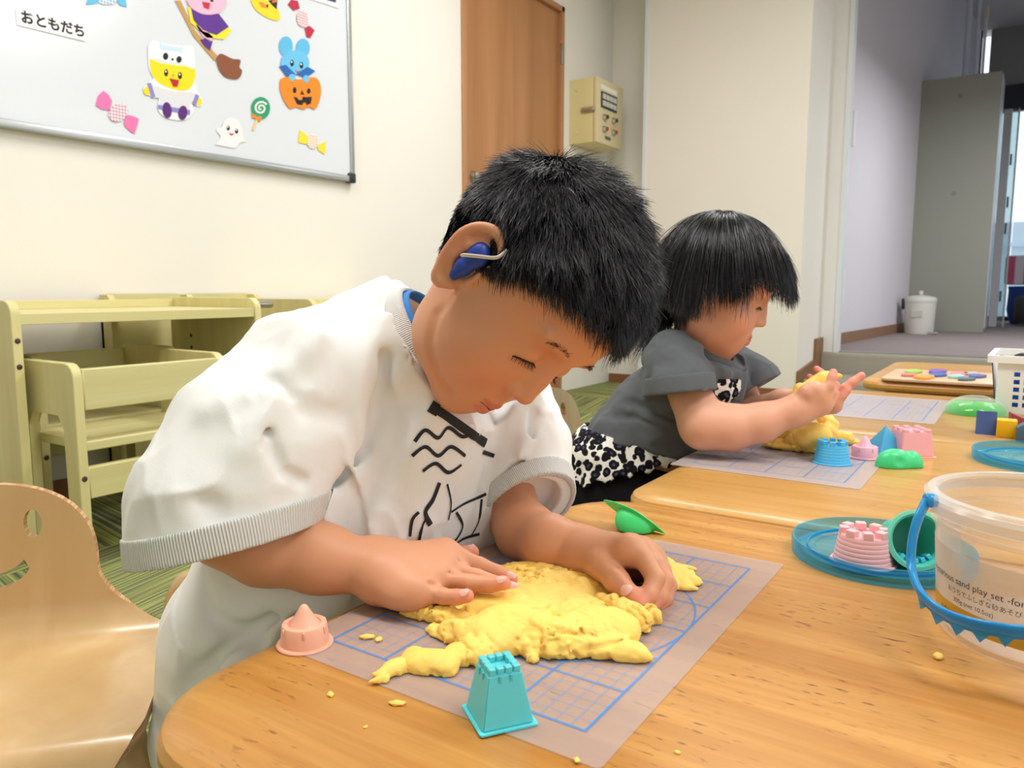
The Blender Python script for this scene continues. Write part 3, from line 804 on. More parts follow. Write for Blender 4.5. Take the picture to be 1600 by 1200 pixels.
for k, (px, w, lab) in enumerate([(1512, .032, 'thickest white tension pole above the locker'), (1527, .020, 'thin white tension pole right of the thickest one above the locker'), (1539, .014, 'thinnest white tension pole above the locker, with a pale cap')]):
    p = ON(px, 60, 1, 8.4); o = thing('tension_pole', lab, 'pole', (p[0], 8.4, ZH), group='white tension poles above the locker')
    ph = (HZ - ZH) if k < 2 else ON(1540, 10, 1, 8.4)[2] - ZH
    lathe('tube', [(0, 0), (w, 0), (w, ph * .55), (w * .85, ph * .552), (w * .85, ph - .01), (0, ph - .01)], plain('pole_white', '#d5dcea', .35), o, 16)
    if k == 2: lathe('cap', [(0, ph - .12), (.022, ph - .12), (.016, ph), (0, ph)], plain('cap_cream', '#d2c9b8', .5), o, 16)
# glazed partition right of the locker
pt = thing('glass_partition', 'white framed glass partition right of the grey locker', 'partition', (0, 8.6, ZH))
pz = ON(1560, 172, 1, 8.6)[2] - ZH
for px, w in ((1548, .03), (1566, .07), (1583, .015)):
    x = ON(px, 300, 1, 8.6)[0]; o = box('post', (x - w / 2, 0, 0), (x + w / 2, .04, pz), plain('post_white', '#c3c2c6', .5), pt, .003, 1); o.rotation_euler[1] = 0
box('pane', (ON(1545, 300, 1, 8.6)[0], .018, .05), (ON(1583, 300, 1, 8.6)[0], .024, pz), clear('partition_glass', '#dfe8e8', .12, '#dfe6e6', .08), pt)
for z in (.25, .9, 1.15, 1.55): box('latch', (ON(1574, 300, 1, 8.6)[0], -.01, z), (ON(1577, 300, 1, 8.6)[0], .05, z + .1), plain('latch_dark', '#3a3b3e', .4), pt)
def at9(px, py, y=9.4): return ON(px, py, 1, y)
a = at9(1568, 445); b = at9(1640, 398)
bag = thing('striped_bag', 'white shopping bag with pink stripes by the far window', 'bag', (a[0], 9.4, a[2]))
bw = b[0] - a[0]; bh = b[2] - a[2]
prism('bag_body', rrect(0, 0, bw, bh, .03, 3), 0, .25, plain('bag_white', '#cfc9cf', .6), bag, axis=1, bevel=.02)
for x in (.03, .17, .30): box('stripe', (x, -.003, .01), (x + .06, .004, bh - .01), plain('bag_pink', '#c04a70', .6), bag)
c = at9(1570, 500); d = at9(1600, 446)
bb = thing('blue_sack', 'dark blue sack under the striped bag by the far window', 'bag', (c[0], 9.45, ZH))
lathe('sack_body', [(0, 0), (.16, 0), (.20, .15), (.19, .35), (.20, d[2] - ZH - .01), (0, d[2] - ZH - .004)], plain('sack_blue', '#1d3e8a', .6), bb, 24, (.2, .1, 0), .8)
e = at9(1583, 500, 8.9)
sc_ = thing('suitcase', 'black suitcase standing on the corridor carpet at the right edge', 'suitcase', (e[0], 8.9, ZH))
hs = ON(1583, 463, 1, 8.9)[2] - ZH
prism('case', rrect(0, .02, .5, hs, .04, 5), 0, .22, plain('case_black', '#17181b', .35), sc_, axis=1, bevel=.02)
tube('handle', [(.12, .1, hs), (.12, .1, hs + .05), (.3, .1, hs + .05), (.3, .1, hs)], .01, steel, sc_)
# ------------------------------------------------------------------ low tables
def table_wood(name, base, dark, light, spots):
    t = NT(name)
    n1 = t.noise(t.coord('Object', (3.0, 60, 60)), 1.0, 6, .66, 1.1)
    n2 = t.noise(t.coord('Object', (1.2, 9, 9)), 1.0, 3, .5, 1.4)
    c = t.mix(.5, t.ramp(n1, [(.28, srgb(dark)), (.5, srgb(base)), (.74, srgb(light))]), t.ramp(n2, [(.32, srgb(dark)), (.52, srgb(base)), (.7, srgb(light))]))
    # glued staves, each its own tone
    v = t.coord('Object', (1, 1, 1)); sp = t.new('SeparateXYZ'); t.link(v, sp.inputs[0])
    k = t.math('FLOOR', t.math('MULTIPLY', sp.outputs[1], 1 / .062)); wn = t.new('TexWhiteNoise', noise_dimensions='1D'); t.link(k, wn.inputs['W'])
    c = t.mix(.16, c, t.ramp(wn.outputs[0], [(0, srgb(dark)), (1, srgb(light))]))
    n3 = t.noise(t.coord('Object', (70, 260, 260)), 1.0, 2, .5); n4 = t.noise(t.coord('Object', (12, 12, 12)), 1.0, 2)
    m = t.math('MULTIPLY', t.ramp(n3, [(.61, (0, 0, 0)), (.70, (1, 1, 1))]), t.ramp(n4, [(.44, (0, 0, 0)), (.60, (1, 1, 1))]))
    c = t.mix(t.math('MULTIPLY', m, spots), c, srgb('#6e4218'))
    t.link(c, t.b.inputs['Base Color']); t.set(Roughness=.36, Specular_IOR_Level=.45, Coat_Weight=.18, Coat_Roughness=.14)
    t.bump(n1, .05, .0005)
    return t.m
tw1 = table_wood('table_wood_amber', '#bb8139', '#9d601f', '#d6a55c', .95)
tw2 = table_wood('table_wood_gold', '#c4924b', '#b17c35', '#d6ab65', .5)
tw3 = table_wood('table_wood_tan', '#b1884f', '#9f753d', '#c49c62', .3)
def low_table(loc, sx, sy, z, r, m, label):
    t = thing('low_table', label, 'table', loc, group='low wooden tables pushed together in a row')
    bm = bmesh.new(); th = .028
    out = rrect(0, 0, sx, sy, r, 10)
    def inset(d): return rrect(d, d, sx - d, sy - d, max(r - d, .01), 10)
    rings = [(inset(.010), z - th), (inset(.003), z - th + .003), (inset(0), z - th + .009), (inset(0), z - .012), (inset(.003), z - .006), (inset(.009), z - .0025), (inset(.020), z - .0006), (inset(.028), z)]
    vs = [[bm.verts.new((x, y, h)) for x, y in rg] for rg, h in rings]; n = len(vs[0])
    for a, b in zip(vs[:-1], vs[1:]):
        for i in range(n): bm.faces.new((a[i], a[(i + 1) % n], b[(i + 1) % n], b[i]))
    bm.faces.new(vs[-1]); bm.faces.new(vs[0][::-1])
    bm_obj('table_top', bm, m, t, autosmooth=25)
    for lo, hi in (((.06, .05, z - .085), (sx - .06, .07, z - th)), ((.06, sy - .07, z - .085), (sx - .06, sy - .05, z - th)), ((.05, .07, z - .085), (.07, sy - .07, z - th)), ((sx - .07, .07, z - .085), (sx - .05, sy - .07, z - th))):
        box('apron', lo, hi, m, t, .002, 1)
    for x in (.07, sx - .07):
        for y in (.07, sy - .07): lathe('leg', [(0, 0), (.016, 0), (.023, z - th), (0, z - th)], m, t, 20, (x, y, 0))
    return t
low_table((-.040, -.140, 0), .92, .597, TZ, .078, tw1, 'nearest low amber wooden table with the boy\'s clay on it')
low_table((-.010, .464, 0), .92, .60, TZ, .055, tw2, 'second low golden wooden table, in front of the girl')
low_table((.0, 1.070, 0), .92, .60, TZ, .055, tw3, 'third low wooden table carrying the basket and toy blocks')
T4Z = .372
q = ON(1335, 600, 2, T4Z)
low_table((q[0] - .01, 1.70, 0), .92, .60, T4Z, .055, tw2, 'farthest low wooden table carrying the puzzle board')

# printed clay mats
def mat_material(name, gx, gy, op):
    t = NT(name); v = t.coord('Object'); sp = t.new('SeparateXYZ'); t.link(v, sp.inputs[0]); X, Y = sp.outputs[0], sp.outputs[1]
    def lines(u, pitch, w):          # 1 on a line
        f = t.math('ABSOLUTE', t.math('SUBTRACT', t.math('FRACT', t.math('ADD', t.math('DIVIDE', u, pitch), .5)), .5))
        return t.math('LESS_THAN', f, w / pitch / 2)
    def mx(a, b): return t.math('MAXIMUM', a, b)
    inx = t.math('LESS_THAN', t.math('ABSOLUTE', X), gx / 2 + .0006); iny = t.math('LESS_THAN', t.math('ABSOLUTE', Y), gy / 2 + .0006); ins = t.math('MULTIPLY', inx, iny)
    ox = t.math('ADD', X, gx / 2); oy = t.math('ADD', Y, gy / 2)
    bold = mx(lines(ox, .05, .0013), lines(oy, .05, .0013)); thin = mx(lines(ox, .01, .0005), lines(oy, .01, .0005))
    r = t.math('SQRT', t.math('ADD', t.math('MULTIPLY', X, X), t.math('MULTIPLY', Y, Y)))
    for rad in (.10, .06): bold = mx(bold, t.math('LESS_THAN', t.math('ABSOLUTE', t.math('SUBTRACT', r, rad)), .0006))
    ebx_ = t.math('GREATER_THAN', mx(t.math('SUBTRACT', t.math('ABSOLUTE', X), gx / 2), t.math('SUBTRACT', t.math('ABSOLUTE', Y), gy / 2)), -.0009)
    bold = mx(bold, ebx_)
    k = t.math('MULTIPLY', mx(t.math('MULTIPLY', bold, .95), t.math('MULTIPLY', thin, .68)), ins)
    base = srgb('#ddd2d0'); c = t.mix(k, base, srgb('#2f8fe0'))
    t.link(c, t.b.inputs['Base Color']); t.set(Roughness=.32, Specular_IOR_Level=.5)
    tr = t.new('BsdfTransparent'); tr.inputs[0].default_value = (.97, .97, .98, 1); ms = t.new('MixShader')
    t.link(t.math('MAXIMUM', op, t.math('MULTIPLY', k, .8)), ms.inputs[0]); t.link(tr.outputs[0], ms.inputs[1]); t.link(t.b.outputs[0], ms.inputs[2]); t.link(ms.outputs[0], t.out.inputs[0])
    return t.m
def clay_mat(c, rot, label, op=.22):
    m = mat_material('mat_print', .20, .30, op)
    bm = bmesh.new(); add_prism(bm, rrect(-.1225, -.1765, .1225, .1765, .004, 3), 0, .0007, 2)
    o = bm_obj('clay_mat', bm, m); o.location = (c[0], c[1], TZ + .0003); o.rotation_euler = (0, 0, rot)
    return tag(o, label, 'mat', 'translucent clay mats with blue grids')
clay_mat((.10, .15), 0.0, 'translucent clay mat with blue grid under the boy\'s clay')
clay_mat((.1085, .817), .0, 'translucent clay mat with blue grid under the girl\'s clay', .42)
clay_mat((.136, 1.385), .0, 'empty translucent clay mat with blue grid beyond the girl\'s hands', .5)
# ------------------------------------------------------------------ people helpers
def unit(v): v = np.asarray(v, float); return v / np.linalg.norm(v)
def camdir(r, u, t): return RV * r + UV * u - FV * t      # right, up, towards the viewer
def head_frame(up, fwd):
    F_ = unit(fwd); U_ = np.asarray(up, float); U_ = unit(U_ - F_ * (U_ @ F_)); L_ = np.cross(U_, F_)
    return np.stack([L_, F_, U_])                           # rows: left, front, up

def ear_field(F, s):
    # s=+1 left ear, -1 right ear
    def e(u, v, w): return np.array([s * (.0695 + w), .006 - u, -.008 + v])
    # helix rim
    rim = [(-.004, -.024, .004), (.006, -.029, .006), (.012, -.022, .009), (.018, -.008, .014), (.0215, .006, .017), (.019, .019, .016),
           (.011, .0275, .012), (.001, .028, .008), (-.007, .021, .005), (-.008, .010, .003)]
    R_ = [.0042, .0050, .0036, .0030, .0030, .0031, .0032, .0031, .0028, .0025]
    rb_ = bez([list(p) + [r] for p, r in zip(rim, R_)], 3)
    F.chain([(e(*p[:3]), p[3]) for p in rb_], k=.002, k0=.006)
    # shell behind the rim
    Mx = np.array([[s * .80, .60, 0], [-s * .60, .80, 0], [0, 0, 1.]])
    F.ell(e(.006, .001, .004), (.0035, .019, .028), Mx, k=.006)
    F.cone(e(-.006, -.010, -.002), e(-.007, .0, .002), .0045, .0040, k=.005)       # tragus
    F.chain([(e(.004, -.017, .006), .0032), (e(.012, -.008, .010), .003), (e(.012, .006, .012), .003), (e(.005, .016, .009), .0026)], k=.005)  # antihelix
    F.ell(e(.002, -.002, .006), (.007, .008, .011), I3, k=.006, op='-')             # concha
    return F

def head_field(girl=False):
    F = Field()
    F.ell((0, -.006, .026), (.0745, .083, .080), k=.02)                # cranium
    F.ell((0, .030, .030), (.060, .052, .052), k=.03)                  # forehead
    F.ell((0, .022, -.036), (.058, .058, .062), k=.03)                 # face
    for s in (1, -1):
        F.ell((s * .036, .044, -.042), (.027, .029, .030), k=.022)     # cheeks
        F.ell((s * .027, .024, -.070), (.025, .034, .024), k=.02)      # jaw
    F.ell((0, .056, -.088), (.022, .018, .016), k=.022)                # chin
    F.ell((0, .066, -.064), (.022, .014, .018), k=.016)                # muzzle
    for s in (1, -1):
        F.ell((s * .029, .086, -.002), (.018, .014, .012), k=.014, op='-')     # sockets
        F.ell((s * .0285, .0655, -.006), (.0155, .0120, .0115), k=.006)        # lids over the eyeball
        F.ell((s * .032, .0735, .016), (.018, .006, .004), k=.012)             # brow ridge
    F.chain([((0, .072, .002), .0055), ((0, .081, -.018), .0056), ((0, .0885, -.033), .0078)], k=.012)
    for s in (1, -1):
        F.ell((s * .0095, .0815, -.036), (.0062, .0075, .0055), k=.006)
        F.ell((s * .0055, .0895, -.0415), (.0024, .0032, .003), k=.003, op='-')
    # lips
    F.chain([((-.017, .0735, -.0635), .0022), ((-.006, .0800, -.0605), .0040), ((0, .0805, -.0620), .0036), ((.006, .0800, -.0605), .0040), ((.017, .0735, -.0635), .0022)], k=.004)
    F.chain([((-.014, .0745, -.0675), .0022), ((0, .0795, -.0705), .0050), ((.014, .0745, -.0675), .0022)], k=.004)
    for s in (1, -1): ear_field(F, s)
    return F

def put_head(F, H, c, M, sc=1.0, k=.02):
    def f(P):
        return H(((P - c) @ M.T) / sc) * sc
    F._add('+', f, np.asarray(c, float), .125 * sc, k)

def skin_mat(name, base, pink):
    t = NT(name)
    a = t.new('Attribute', attribute_name='Col')
    n = t.noise(t.coord('Object'), 60, 3)
    c = t.mix(t.math('MULTIPLY', n, .10), a.outputs['Color'], srgb(pink))
    t.link(c, t.b.inputs['Base Color'])
    t.set(Roughness=.48, Specular_IOR_Level=.40, Subsurface_Weight=.22, Subsurface_Scale=.006)
    t.b.inputs['Subsurface Radius'].default_value = (1.0, .35, .2)
    fine = t.noise(t.coord('Object'), 700, 2)
    t.bump(fine, .10, .0003)
    return t.m

def paint(V, base, marks):
    """skin colours that belong to the skin: lips, nails, flushed cheeks, knuckles"""
    C = np.tile(np.array(srgb(base)), (len(V), 1))
    for (p, r, col, a, M) in marks:
        q = (V - p)
        if M is not None: q = q @ M.T
        e = ((q / r) ** 2).sum(1)
        sharp = a < 0; a = abs(a)
        w = (np.clip(1.25 - e, 0, .35) / .35 if sharp else np.exp(-e * 1.2)) * a
        C = C * (1 - w[:, None]) + np.array(srgb(col)) * w[:, None]
    return C

def shoot(F, px, py, d0, d1, off=0.):
    """first point of a solid met along the sight line of a pixel"""
    lo = W(px, py, d0); hi = W(px, py, d1)
    T = np.linspace(0, 1, 120); P = lo + (hi - lo) * T[:, None]
    d = np.array([F(p[None])[0] for p in P]) if False else F(P)
    i = np.argmax(d < 0)
    if d[i] >= 0: return None
    a, b = P[max(i - 1, 0)], P[i]
    for _ in range(14):
        m = (a + b) / 2
        if F(m[None])[0] < 0: b = m
        else: a = m
    n = grad(F, a)
    return a + n * off
def grad(F, p, e=.0008):
    g = np.array([F((p + e * v)[None])[0] - F((p - e * v)[None])[0] for v in I3]); return unit(g)

def strands(name, roots, dirs, length, steps, grav, stiff, rad, collide, mat, parent, rng, curl=.0, taper=.25, seg_len=None, gvec=(0, 0, -1.)):
    """hair as fine three-sided strands, grown root to tip"""
    n = len(roots); P = roots.copy(); D = dirs / np.linalg.norm(dirs, axis=1)[:, None]
    L = length if np.ndim(length) else np.full(n, length)
    pts = [P.copy()]; g = np.array(gvec, float)
    wob = rng.normal(size=(n, 3)) * curl
    for s_ in range(steps):
        D = D * stiff + g * grav + wob * (rng.random((n, 1)) * .6 + .4)
        D /= np.linalg.norm(D, axis=1)[:, None]
        P = P + D * (L / steps)[:, None]
        P = collide(P)
        pts.append(P.copy())
    pts = np.stack(pts, 1)                                   # n, steps+1, 3
    T = np.gradient(pts, axis=1); T /= np.linalg.norm(T, axis=2)[..., None] + 1e-9
    ref = rng.normal(size=(n, 1, 3)); A = np.cross(T, ref); A /= np.linalg.norm(A, axis=2)[..., None] + 1e-9
    B = np.cross(T, A)
    r = rad * (1 - (1 - taper) * np.linspace(0, 1, steps + 1) ** 2.0)
    rr = r[None, :, None] * (rng.random((n, 1, 1)) * .5 + .75)
    ring = [pts + rr * (A * math.cos(t) + B * math.sin(t)) for t in (0, 2.094, 4.189)]
    V = np.stack(ring, 2).reshape(-1, 3)                     # n, m, 3
    m = steps + 1
    q = []
    for i in range(steps):
        for k in range(3):
            q.append((i * 3 + k, i * 3 + (k + 1) % 3, (i + 1) * 3 + (k + 1) % 3, (i + 1) * 3 + k))
    q = np.array(q); Q = (q[None] + (np.arange(n) * m * 3)[:, None, None]).reshape(-1, 4)
    return np_obj(name, V, Q, mat, parent, True)

def hair_mat(name, col, rough=.36):
    t = NT(name); c = srgb(col)
    t.set(Base_Color=(*c, 1), Roughness=rough, Specular_IOR_Level=.75)
    return t.m

def cloth_mat(name, col, weave=900, var=.05, rough=.92, sheen=.15):
    t = NT(name); c = srgb(col)
    n = t.noise(t.coord(), 30, 4)
    t.link(t.mix(n, tuple(x * (1 - var) for x in c), tuple(min(1, x * (1 + var)) for x in c)), t.b.inputs['Base Color'])
    t.set(Roughness=rough, Specular_IOR_Level=.2, Sheen_Weight=sheen)
    f = t.noise(t.coord(), weave, 2); b = t.bump(f, .25, .0004)
    return t.m
def rib_mat(name, col, pitch=.0019):
    """ribbed knit; the Col attribute carries the distance round the band"""
    t = NT(name); c = srgb(col)
    a = t.new('Attribute', attribute_name='Col'); sx = t.new('SeparateXYZ'); t.link(a.outputs['Vector'], sx.inputs[0])
    s = t.math('SINE', t.math('MULTIPLY', sx.outputs[0], 2 * PI / pitch))
    t.link(t.mix(t.ramp(s, [(.1, (0, 0, 0)), (.5, (1, 1, 1))]), tuple(x * .76 for x in c), c), t.b.inputs['Base Color'])
    t.set(Roughness=.9, Specular_IOR_Level=.2); t.bump(s, .7, .0006)
    return t.m

rng = np.random.default_rng(7)
SKIN_B = '#d69a74'; PINK = '#e0806c'

# ------------------------------------------------------------------ the boy
boy = thing('person', 'boy in an off-white sweatshirt bending over yellow clay at the nearest table', 'person', (-.12, .12, 0))
def inv(o): return Matrix.Translation(-Vector(o.location))
def under(o, parent):
    o.parent = parent; o.matrix_parent_inverse = Matrix.Translation(-Vector(parent.location)); return o

HB = W(813, 445, .642)
upB = camdir(.82, .46, .29); fB = camdir(.347, -.843, .357)
MB = head_frame(upB, fB)
HS_B = 1.0
def toB(p): return HB + (np.asarray(p, float) * HS_B) @ MB

hf = head_field()
B = Field()
put_head(B, hf, HB, MB, HS_B, .015)
# neck and trunk
B.cone(W(650, 610, .73), W(735, 500, .690), .042, .041, .03)
B.cone(W(630, 650, .73), W(530, 870, .73), .052, .055, .03)
B.cone(W(530, 870, .73), W(410, 1085, .715), .055, .060, .03)
# right arm (near side) and hand
B.chain([(W(490, 620, .66), .026), (W(356, 826, .602), .028)], k=.02)
B.chain([(W(356, 826, .602), .028), (W(415, 852, .600), .0295), (W(500, 872, .600), .0255), (W(585, 890, .600), .0200)], k=.012)
def hand(F, wrist, mcps, fingers, thumb, extra=(), kw=.012, kf=.0035):
    for w in wrist:
        for (m, r) in mcps: F.cone(w[0], m, w[1], r, kw)
    for (m, r), ch in zip(mcps, fingers): F.chain([(m, r)] + ch, k=kf, k0=.007)
    F.chain(thumb, k=.006, k0=.014)
    for e in extra: F.ell(*e)
wr = [(W(588, 880, .611), .0150), (W(596, 904, .590), .0140)]
RM = [(W(694, 866, .616), .0098), (W(686, 884, .600), .0102), (W(672, 902, .585), .0100), (W(650, 922, .571), .0096)]
RF = [[(W(720, 872, .615), .0074), (W(750, 884, .612), .0066), (W(778, 895, .608), .0060), (W(799, 905, .604), .0054)],
      [(W(712, 890, .601), .0074), (W(745, 902, .597), .0067), (W(780, 914, .592), .0061), (W(803, 921, .588), .0055)],
      [(W(700, 905, .587), .0072), (W(733, 911, .581), .0066), (W(765, 913, .577), .0060), (W(787, 911, .574), .0055)],
      [(W(672, 927, .570), .0070), (W(694, 931, .565), .0062), (W(714, 933, .561), .0056), (W(730, 931, .558), .0051)]]
RT = [(W(622, 872, .625), .012), (W(688, 872, .637), .0090), (W(720, 870, .641), .0072), (W(737, 863, .644), .0064)]
hand(B, wr, RM, RF, RT, kw=.013, kf=.0022)
B.ell(W(628, 926, .574), (.015, .015, .011), k=.012)
# left arm (far side) and hand
B.chain([(W(785, 640, .795), .028), (W(797, 800, .752), .0255)], k=.02)
B.chain([(W(797, 800, .752), .0255), (W(822, 832, .712), .0262), (W(860, 850, .672), .0238), (W(903, 860, .657), .0195)], k=.012)
wl = [(W(905, 858, .662), .0150), (W(910, 874, .648), .0135)]
LM = [(W(985, 860, .602), .0105), (W(1003, 864, .615), .0102), (W(1016, 875, .626), .0098), (W(1022, 888, .634), .0090)]
LF = [[(W(1008, 876, .588), .0080), (W(1024, 904, .576), .0072), (W(1014, 930, .567), .0066), (W(1000, 945, .561), .0060)],
      [(W(1024, 882, .600), .0080), (W(1038, 908, .590), .0072), (W(1030, 933, .580), .0065), (W(1016, 948, .574), .0060)],
      [(W(1034, 892, .614), .0075), (W(1044, 914, .604), .0068), (W(1038, 936, .596), .0062), (W(1026, 948, .590), .0057)],
      [(W(1036, 902, .624), .0068), (W(1042, 922, .617), .0062), (W(1033, 939, .611), .0056), (W(1022, 946, .606), .0052)]]
LT = [(W(918, 872, .638), .0130), (W(940, 884, .610), .0108), (W(964, 908, .585), .0088), (W(985, 930, .568), .0076)]
hand(B, wl, LM, LF, LT, kw=.011, kf=.0022)
# creases of the skin
for pts in ([(650, 908, .566), (675, 914, .566), (705, 921, .566)], [(672, 888, .580), (700, 896, .583), (740, 906, .585)], [(682, 868, .598), (715, 878, .600), (760, 896, .600)]):
    B.crease([W(*p) for p in pts], .0022, .0020)
for pts in ([(738, 902, .575), (742, 912, .568)], [(745, 892, .586), (750, 900, .582)], [(700, 922, .556), (702, 932, .552)]):
    B.crease([W(*p) for p in pts], .0008, .0014)
B.crease([W(930, 868, .60), W(952, 880, .585), W(975, 905, .57)], -.0006, .004)
B.crease([W(950, 862, .598), W(985, 884, .575), W(1000, 915, .560)], .0028, .0030)
jl = [shoot(B, x, y, .5, .9) for x, y in ((698, 452), (680, 492), (672, 540), (682, 584), (700, 612))]
B.crease([p for p in jl if p is not None], .0042, .0048)
V, Q = sdf_mesh(B, .0016, 5)
sk = skin_mat('boy_skin', SKIN_B, PINK)
loc = lambda x, y, z: toB((x, y, z))
NAIL = '#f0b8a4'
def nail(tip, prev, up, r=.0045): 
    a = unit(tip - prev); u = unit(up - a * (up @ a)); return tip + u * .006 + a * .001
upw = np.array([0, 0, 1.])
marks = [(loc(-.040, .060, -.040), .024, '#d8836a', .30, None), (loc(.040, .060, -.040), .024, '#d8836a', .45, None),
         (loc(0, .085, -.040), .012, '#d88a70', .35, None),
         (loc(0, .081, -.0612), np.array([.0155, .008, .0036]), '#c4605c', -.7, MB),
         (loc(0, .080, -.0712), np.array([.0130, .008, .0048]), '#d27472', -.7, MB),
         (loc(-.076, -.02, -.01), .022, '#e07a62', .40, None)]
for ch in RF + LF + [RT[1:], LT[1:]]:
    t_, p_ = ch[-1][0], ch[-2][0]
    marks.append((t_, .011, '#e6806e', .55, None))
    marks.append((p_, .008, '#dd8a70', .25, None))
for (m, r) in RM + LM: marks.append((m + upw * r, .008, '#dc8c70', .22, None))
body = under(np_obj('body', V, Q, sk, None, True, col=paint(V, SKIN_B, marks)), boy)
nail_m = plain('nail', '#efb6a6', .28, .5)
def add_nail(ch, upv, w=.0036, l=.0044, parent=None, sc=1.):
    t_, r = ch[-1]; p_ = ch[-2][0]; a = unit(t_ - p_); u = unit(np.asarray(upv) - a * (np.asarray(upv) @ a)); s_ = np.cross(a, u)
    Vn = []; n = 14
    Vn.append(t_ + u * (r + .0004) - a * .0006)
    for ring, hh in ((.6, .0003), (1., -.0002)):
        for k in range(n):
            th = 2 * PI * k / n; x = math.cos(th) * w * ring * sc; y = math.sin(th) * l * ring * sc
            bend_ = r + hh + .0002 - (x * x) / (2 * r * .95)
            Vn.append(t_ + u * bend_ + s_ * x + a * (y - .0006))
    Fn = [(0, 1 + k, 1 + (k + 1) % n) for k in range(n)] + [(1 + k, 1 + n + k, 1 + n + (k + 1) % n, 1 + (k + 1) % n) for k in range(n)]
    return under(mesh_obj('fingernail', Vn, Fn, nail_m, None, True), parent)
for ch in RF: add_nail(ch, camdir(.1, .8, .6), parent=boy)
add_nail(RT, camdir(-.2, .9, .5), parent=boy)
add_nail(LT, camdir(-.35, .55, .75), w=.0050, l=.0058, parent=boy)
for ch in LF[:2]: add_nail(ch, camdir(-.2, -.8, .6), parent=boy)

# sweatshirt
S = Field()
S.chain([(W(386, 1140, .705), .078), (W(432, 990, .71), .088), (W(510, 860, .722), .100), (W(590, 715, .728), .092), (W(650, 610, .725), .070)], k=.03)
NC = W(680, 550, .717); NN = unit(camdir(.79, .55, .26)); NA = camdir(-.57, .82, 0); NA = unit(NA - NN * (NA @ NN)); NB_ = np.cross(NN, NA)
if NB_ @ FV > 0: NB_ = -NB_
S.cone(W(590, 815, .740), W(722, 800, .785), .085, .062, .03)
S.cone(W(620, 640, .725), NC - NN * .012, .078, .069, .03)
S.cone(W(486, 592, .655), W(622, 545, .715), .056, .058, .035)
S.cone(W(640, 585, .725), W(770, 615, .795), .058, .052, .035)
def sleeve(chain, cpt, n, inner, cuff=.022, k=.02):
    Fs = Field().chain(chain, k=k)
    Fi = Field().chain([(p, r - .006) for p, r in inner], k=.02)
    return Fs, Fi, np.asarray(cpt), unit(n)
RS = sleeve([(W(486, 592, .652), .056), (W(400, 700, .618), .063), (W(352, 800, .602), .067), (W(348, 862, .598), .067)],
            W(350, 846, .60), camdir(.21, -.97, .0), [(W(400, 700, .618), .050), (W(352, 800, .602), .0665), (W(348, 900, .598), .067)])
LS = sleeve([(W(775, 615, .797), .051), (W(805, 700, .785), .052), (W(816, 775, .765), .0470), (W(826, 800, .740), .046)],
            W(820, 800, .752), camdir(.40, -.66, .62), [(W(810, 770, .767), .043), (W(830, 815, .724), .046)])
def sleeve_fn(SL):
    Fs, Fi, c, n = SL
    def f(P): return np.maximum(np.maximum(Fs(P), (P - c) @ n), -np.maximum(Fi(P), -((P - c) @ n) - .014))
    return f
def folds(P, d):
    q = P + .01 * np.stack([vnoise(P, 22, 3), vnoise(P, 22, 5), vnoise(P, 22, 9)], 1)
    a = vnoise(q * np.array([1., 1., .55]), 26, 1); b = vnoise(q * np.array([1, 1, .5]), 52, 2)
    wgt = 1.
    for SL in (RS, LS):
        hh_ = -((P - SL[2]) @ SL[3]); near = np.sqrt(((P - SL[2]) ** 2).sum(1)) < .11
        wgt = wgt * np.where(near & (hh_ < .05), np.clip((hh_ - .018) / .03, 0, 1), 1)
    return (.0042 * (1 - np.abs(a) * 2) + .0012 * (1 - np.abs(b) * 2)) * -wgt
S.fn(sleeve_fn(RS), W(400, 730, .62), .14, .016)
S.fn(sleeve_fn(LS), W(800, 710, .78), .11, .014)
def necktop(P):
    q = P - NC; h_ = q @ NN; r_ = np.sqrt((q @ NA / 1.08) ** 2 + (q @ NB_) ** 2)
    return np.maximum(-h_, r_ - .085)
def neckhole(P):
    q = P - NC; h_ = q @ NN; r_ = np.sqrt((q @ NA / 1.15) ** 2 + (q @ NB_) ** 2)
    return np.maximum(-h_ - .03, r_ - .0555)
S.fn(necktop, NC + NN * .06, .12, .003, '-'); S.fn(neckhole, NC, .12, .003, '-')
S.disp(folds)
for pts, dep, wd in [([W(596, 560, .640), W(590, 640, .640), W(566, 700, .638), W(520, 742, .632), W(475, 760, .615)], .016, .0085),
                     ([W(405, 640, .57), W(422, 690, .555), W(440, 735, .56), W(470, 752, .575)], .009, .0055),
                     ([W(300, 770, .545), W(350, 806, .53), W(420, 800, .535), W(470, 775, .56)], .007, .009),
                     ([W(430, 600, .575), W(470, 640, .58), W(520, 650, .60)], .005, .010),
                     ([W(520, 880, .63), W(560, 800, .635), W(600, 700, .635), W(612, 640, .64)], .011, .012),
                     ([W(800, 640, .72), W(780, 720, .70), W(740, 800, .68), W(712, 860, .67)], .016, .0075),
                     ([W(835, 650, .745), W(820, 720, .735), W(775, 780, .70)], .013, .006),
                     ([W(768, 640, .69), W(748, 720, .665), W(690, 800, .65)], .011, .0055),
                     ([W(655, 880, .63), W(680, 800, .635), W(720, 720, .65)], .006, .006),
                     ([W(280, 1090, .63), W(360, 1010, .63), W(430, 960, .63), (W(500, 930, .64))], .014, .010),
                     ([W(300, 900, .64), W(330, 960, .63), W(400, 1000, .62)], .008, .008),
                     ([W(430, 1040, .62), W(480, 950, .63), W(520, 900, .64)], .011, .008)]:
    S.crease(pts, dep, wd)
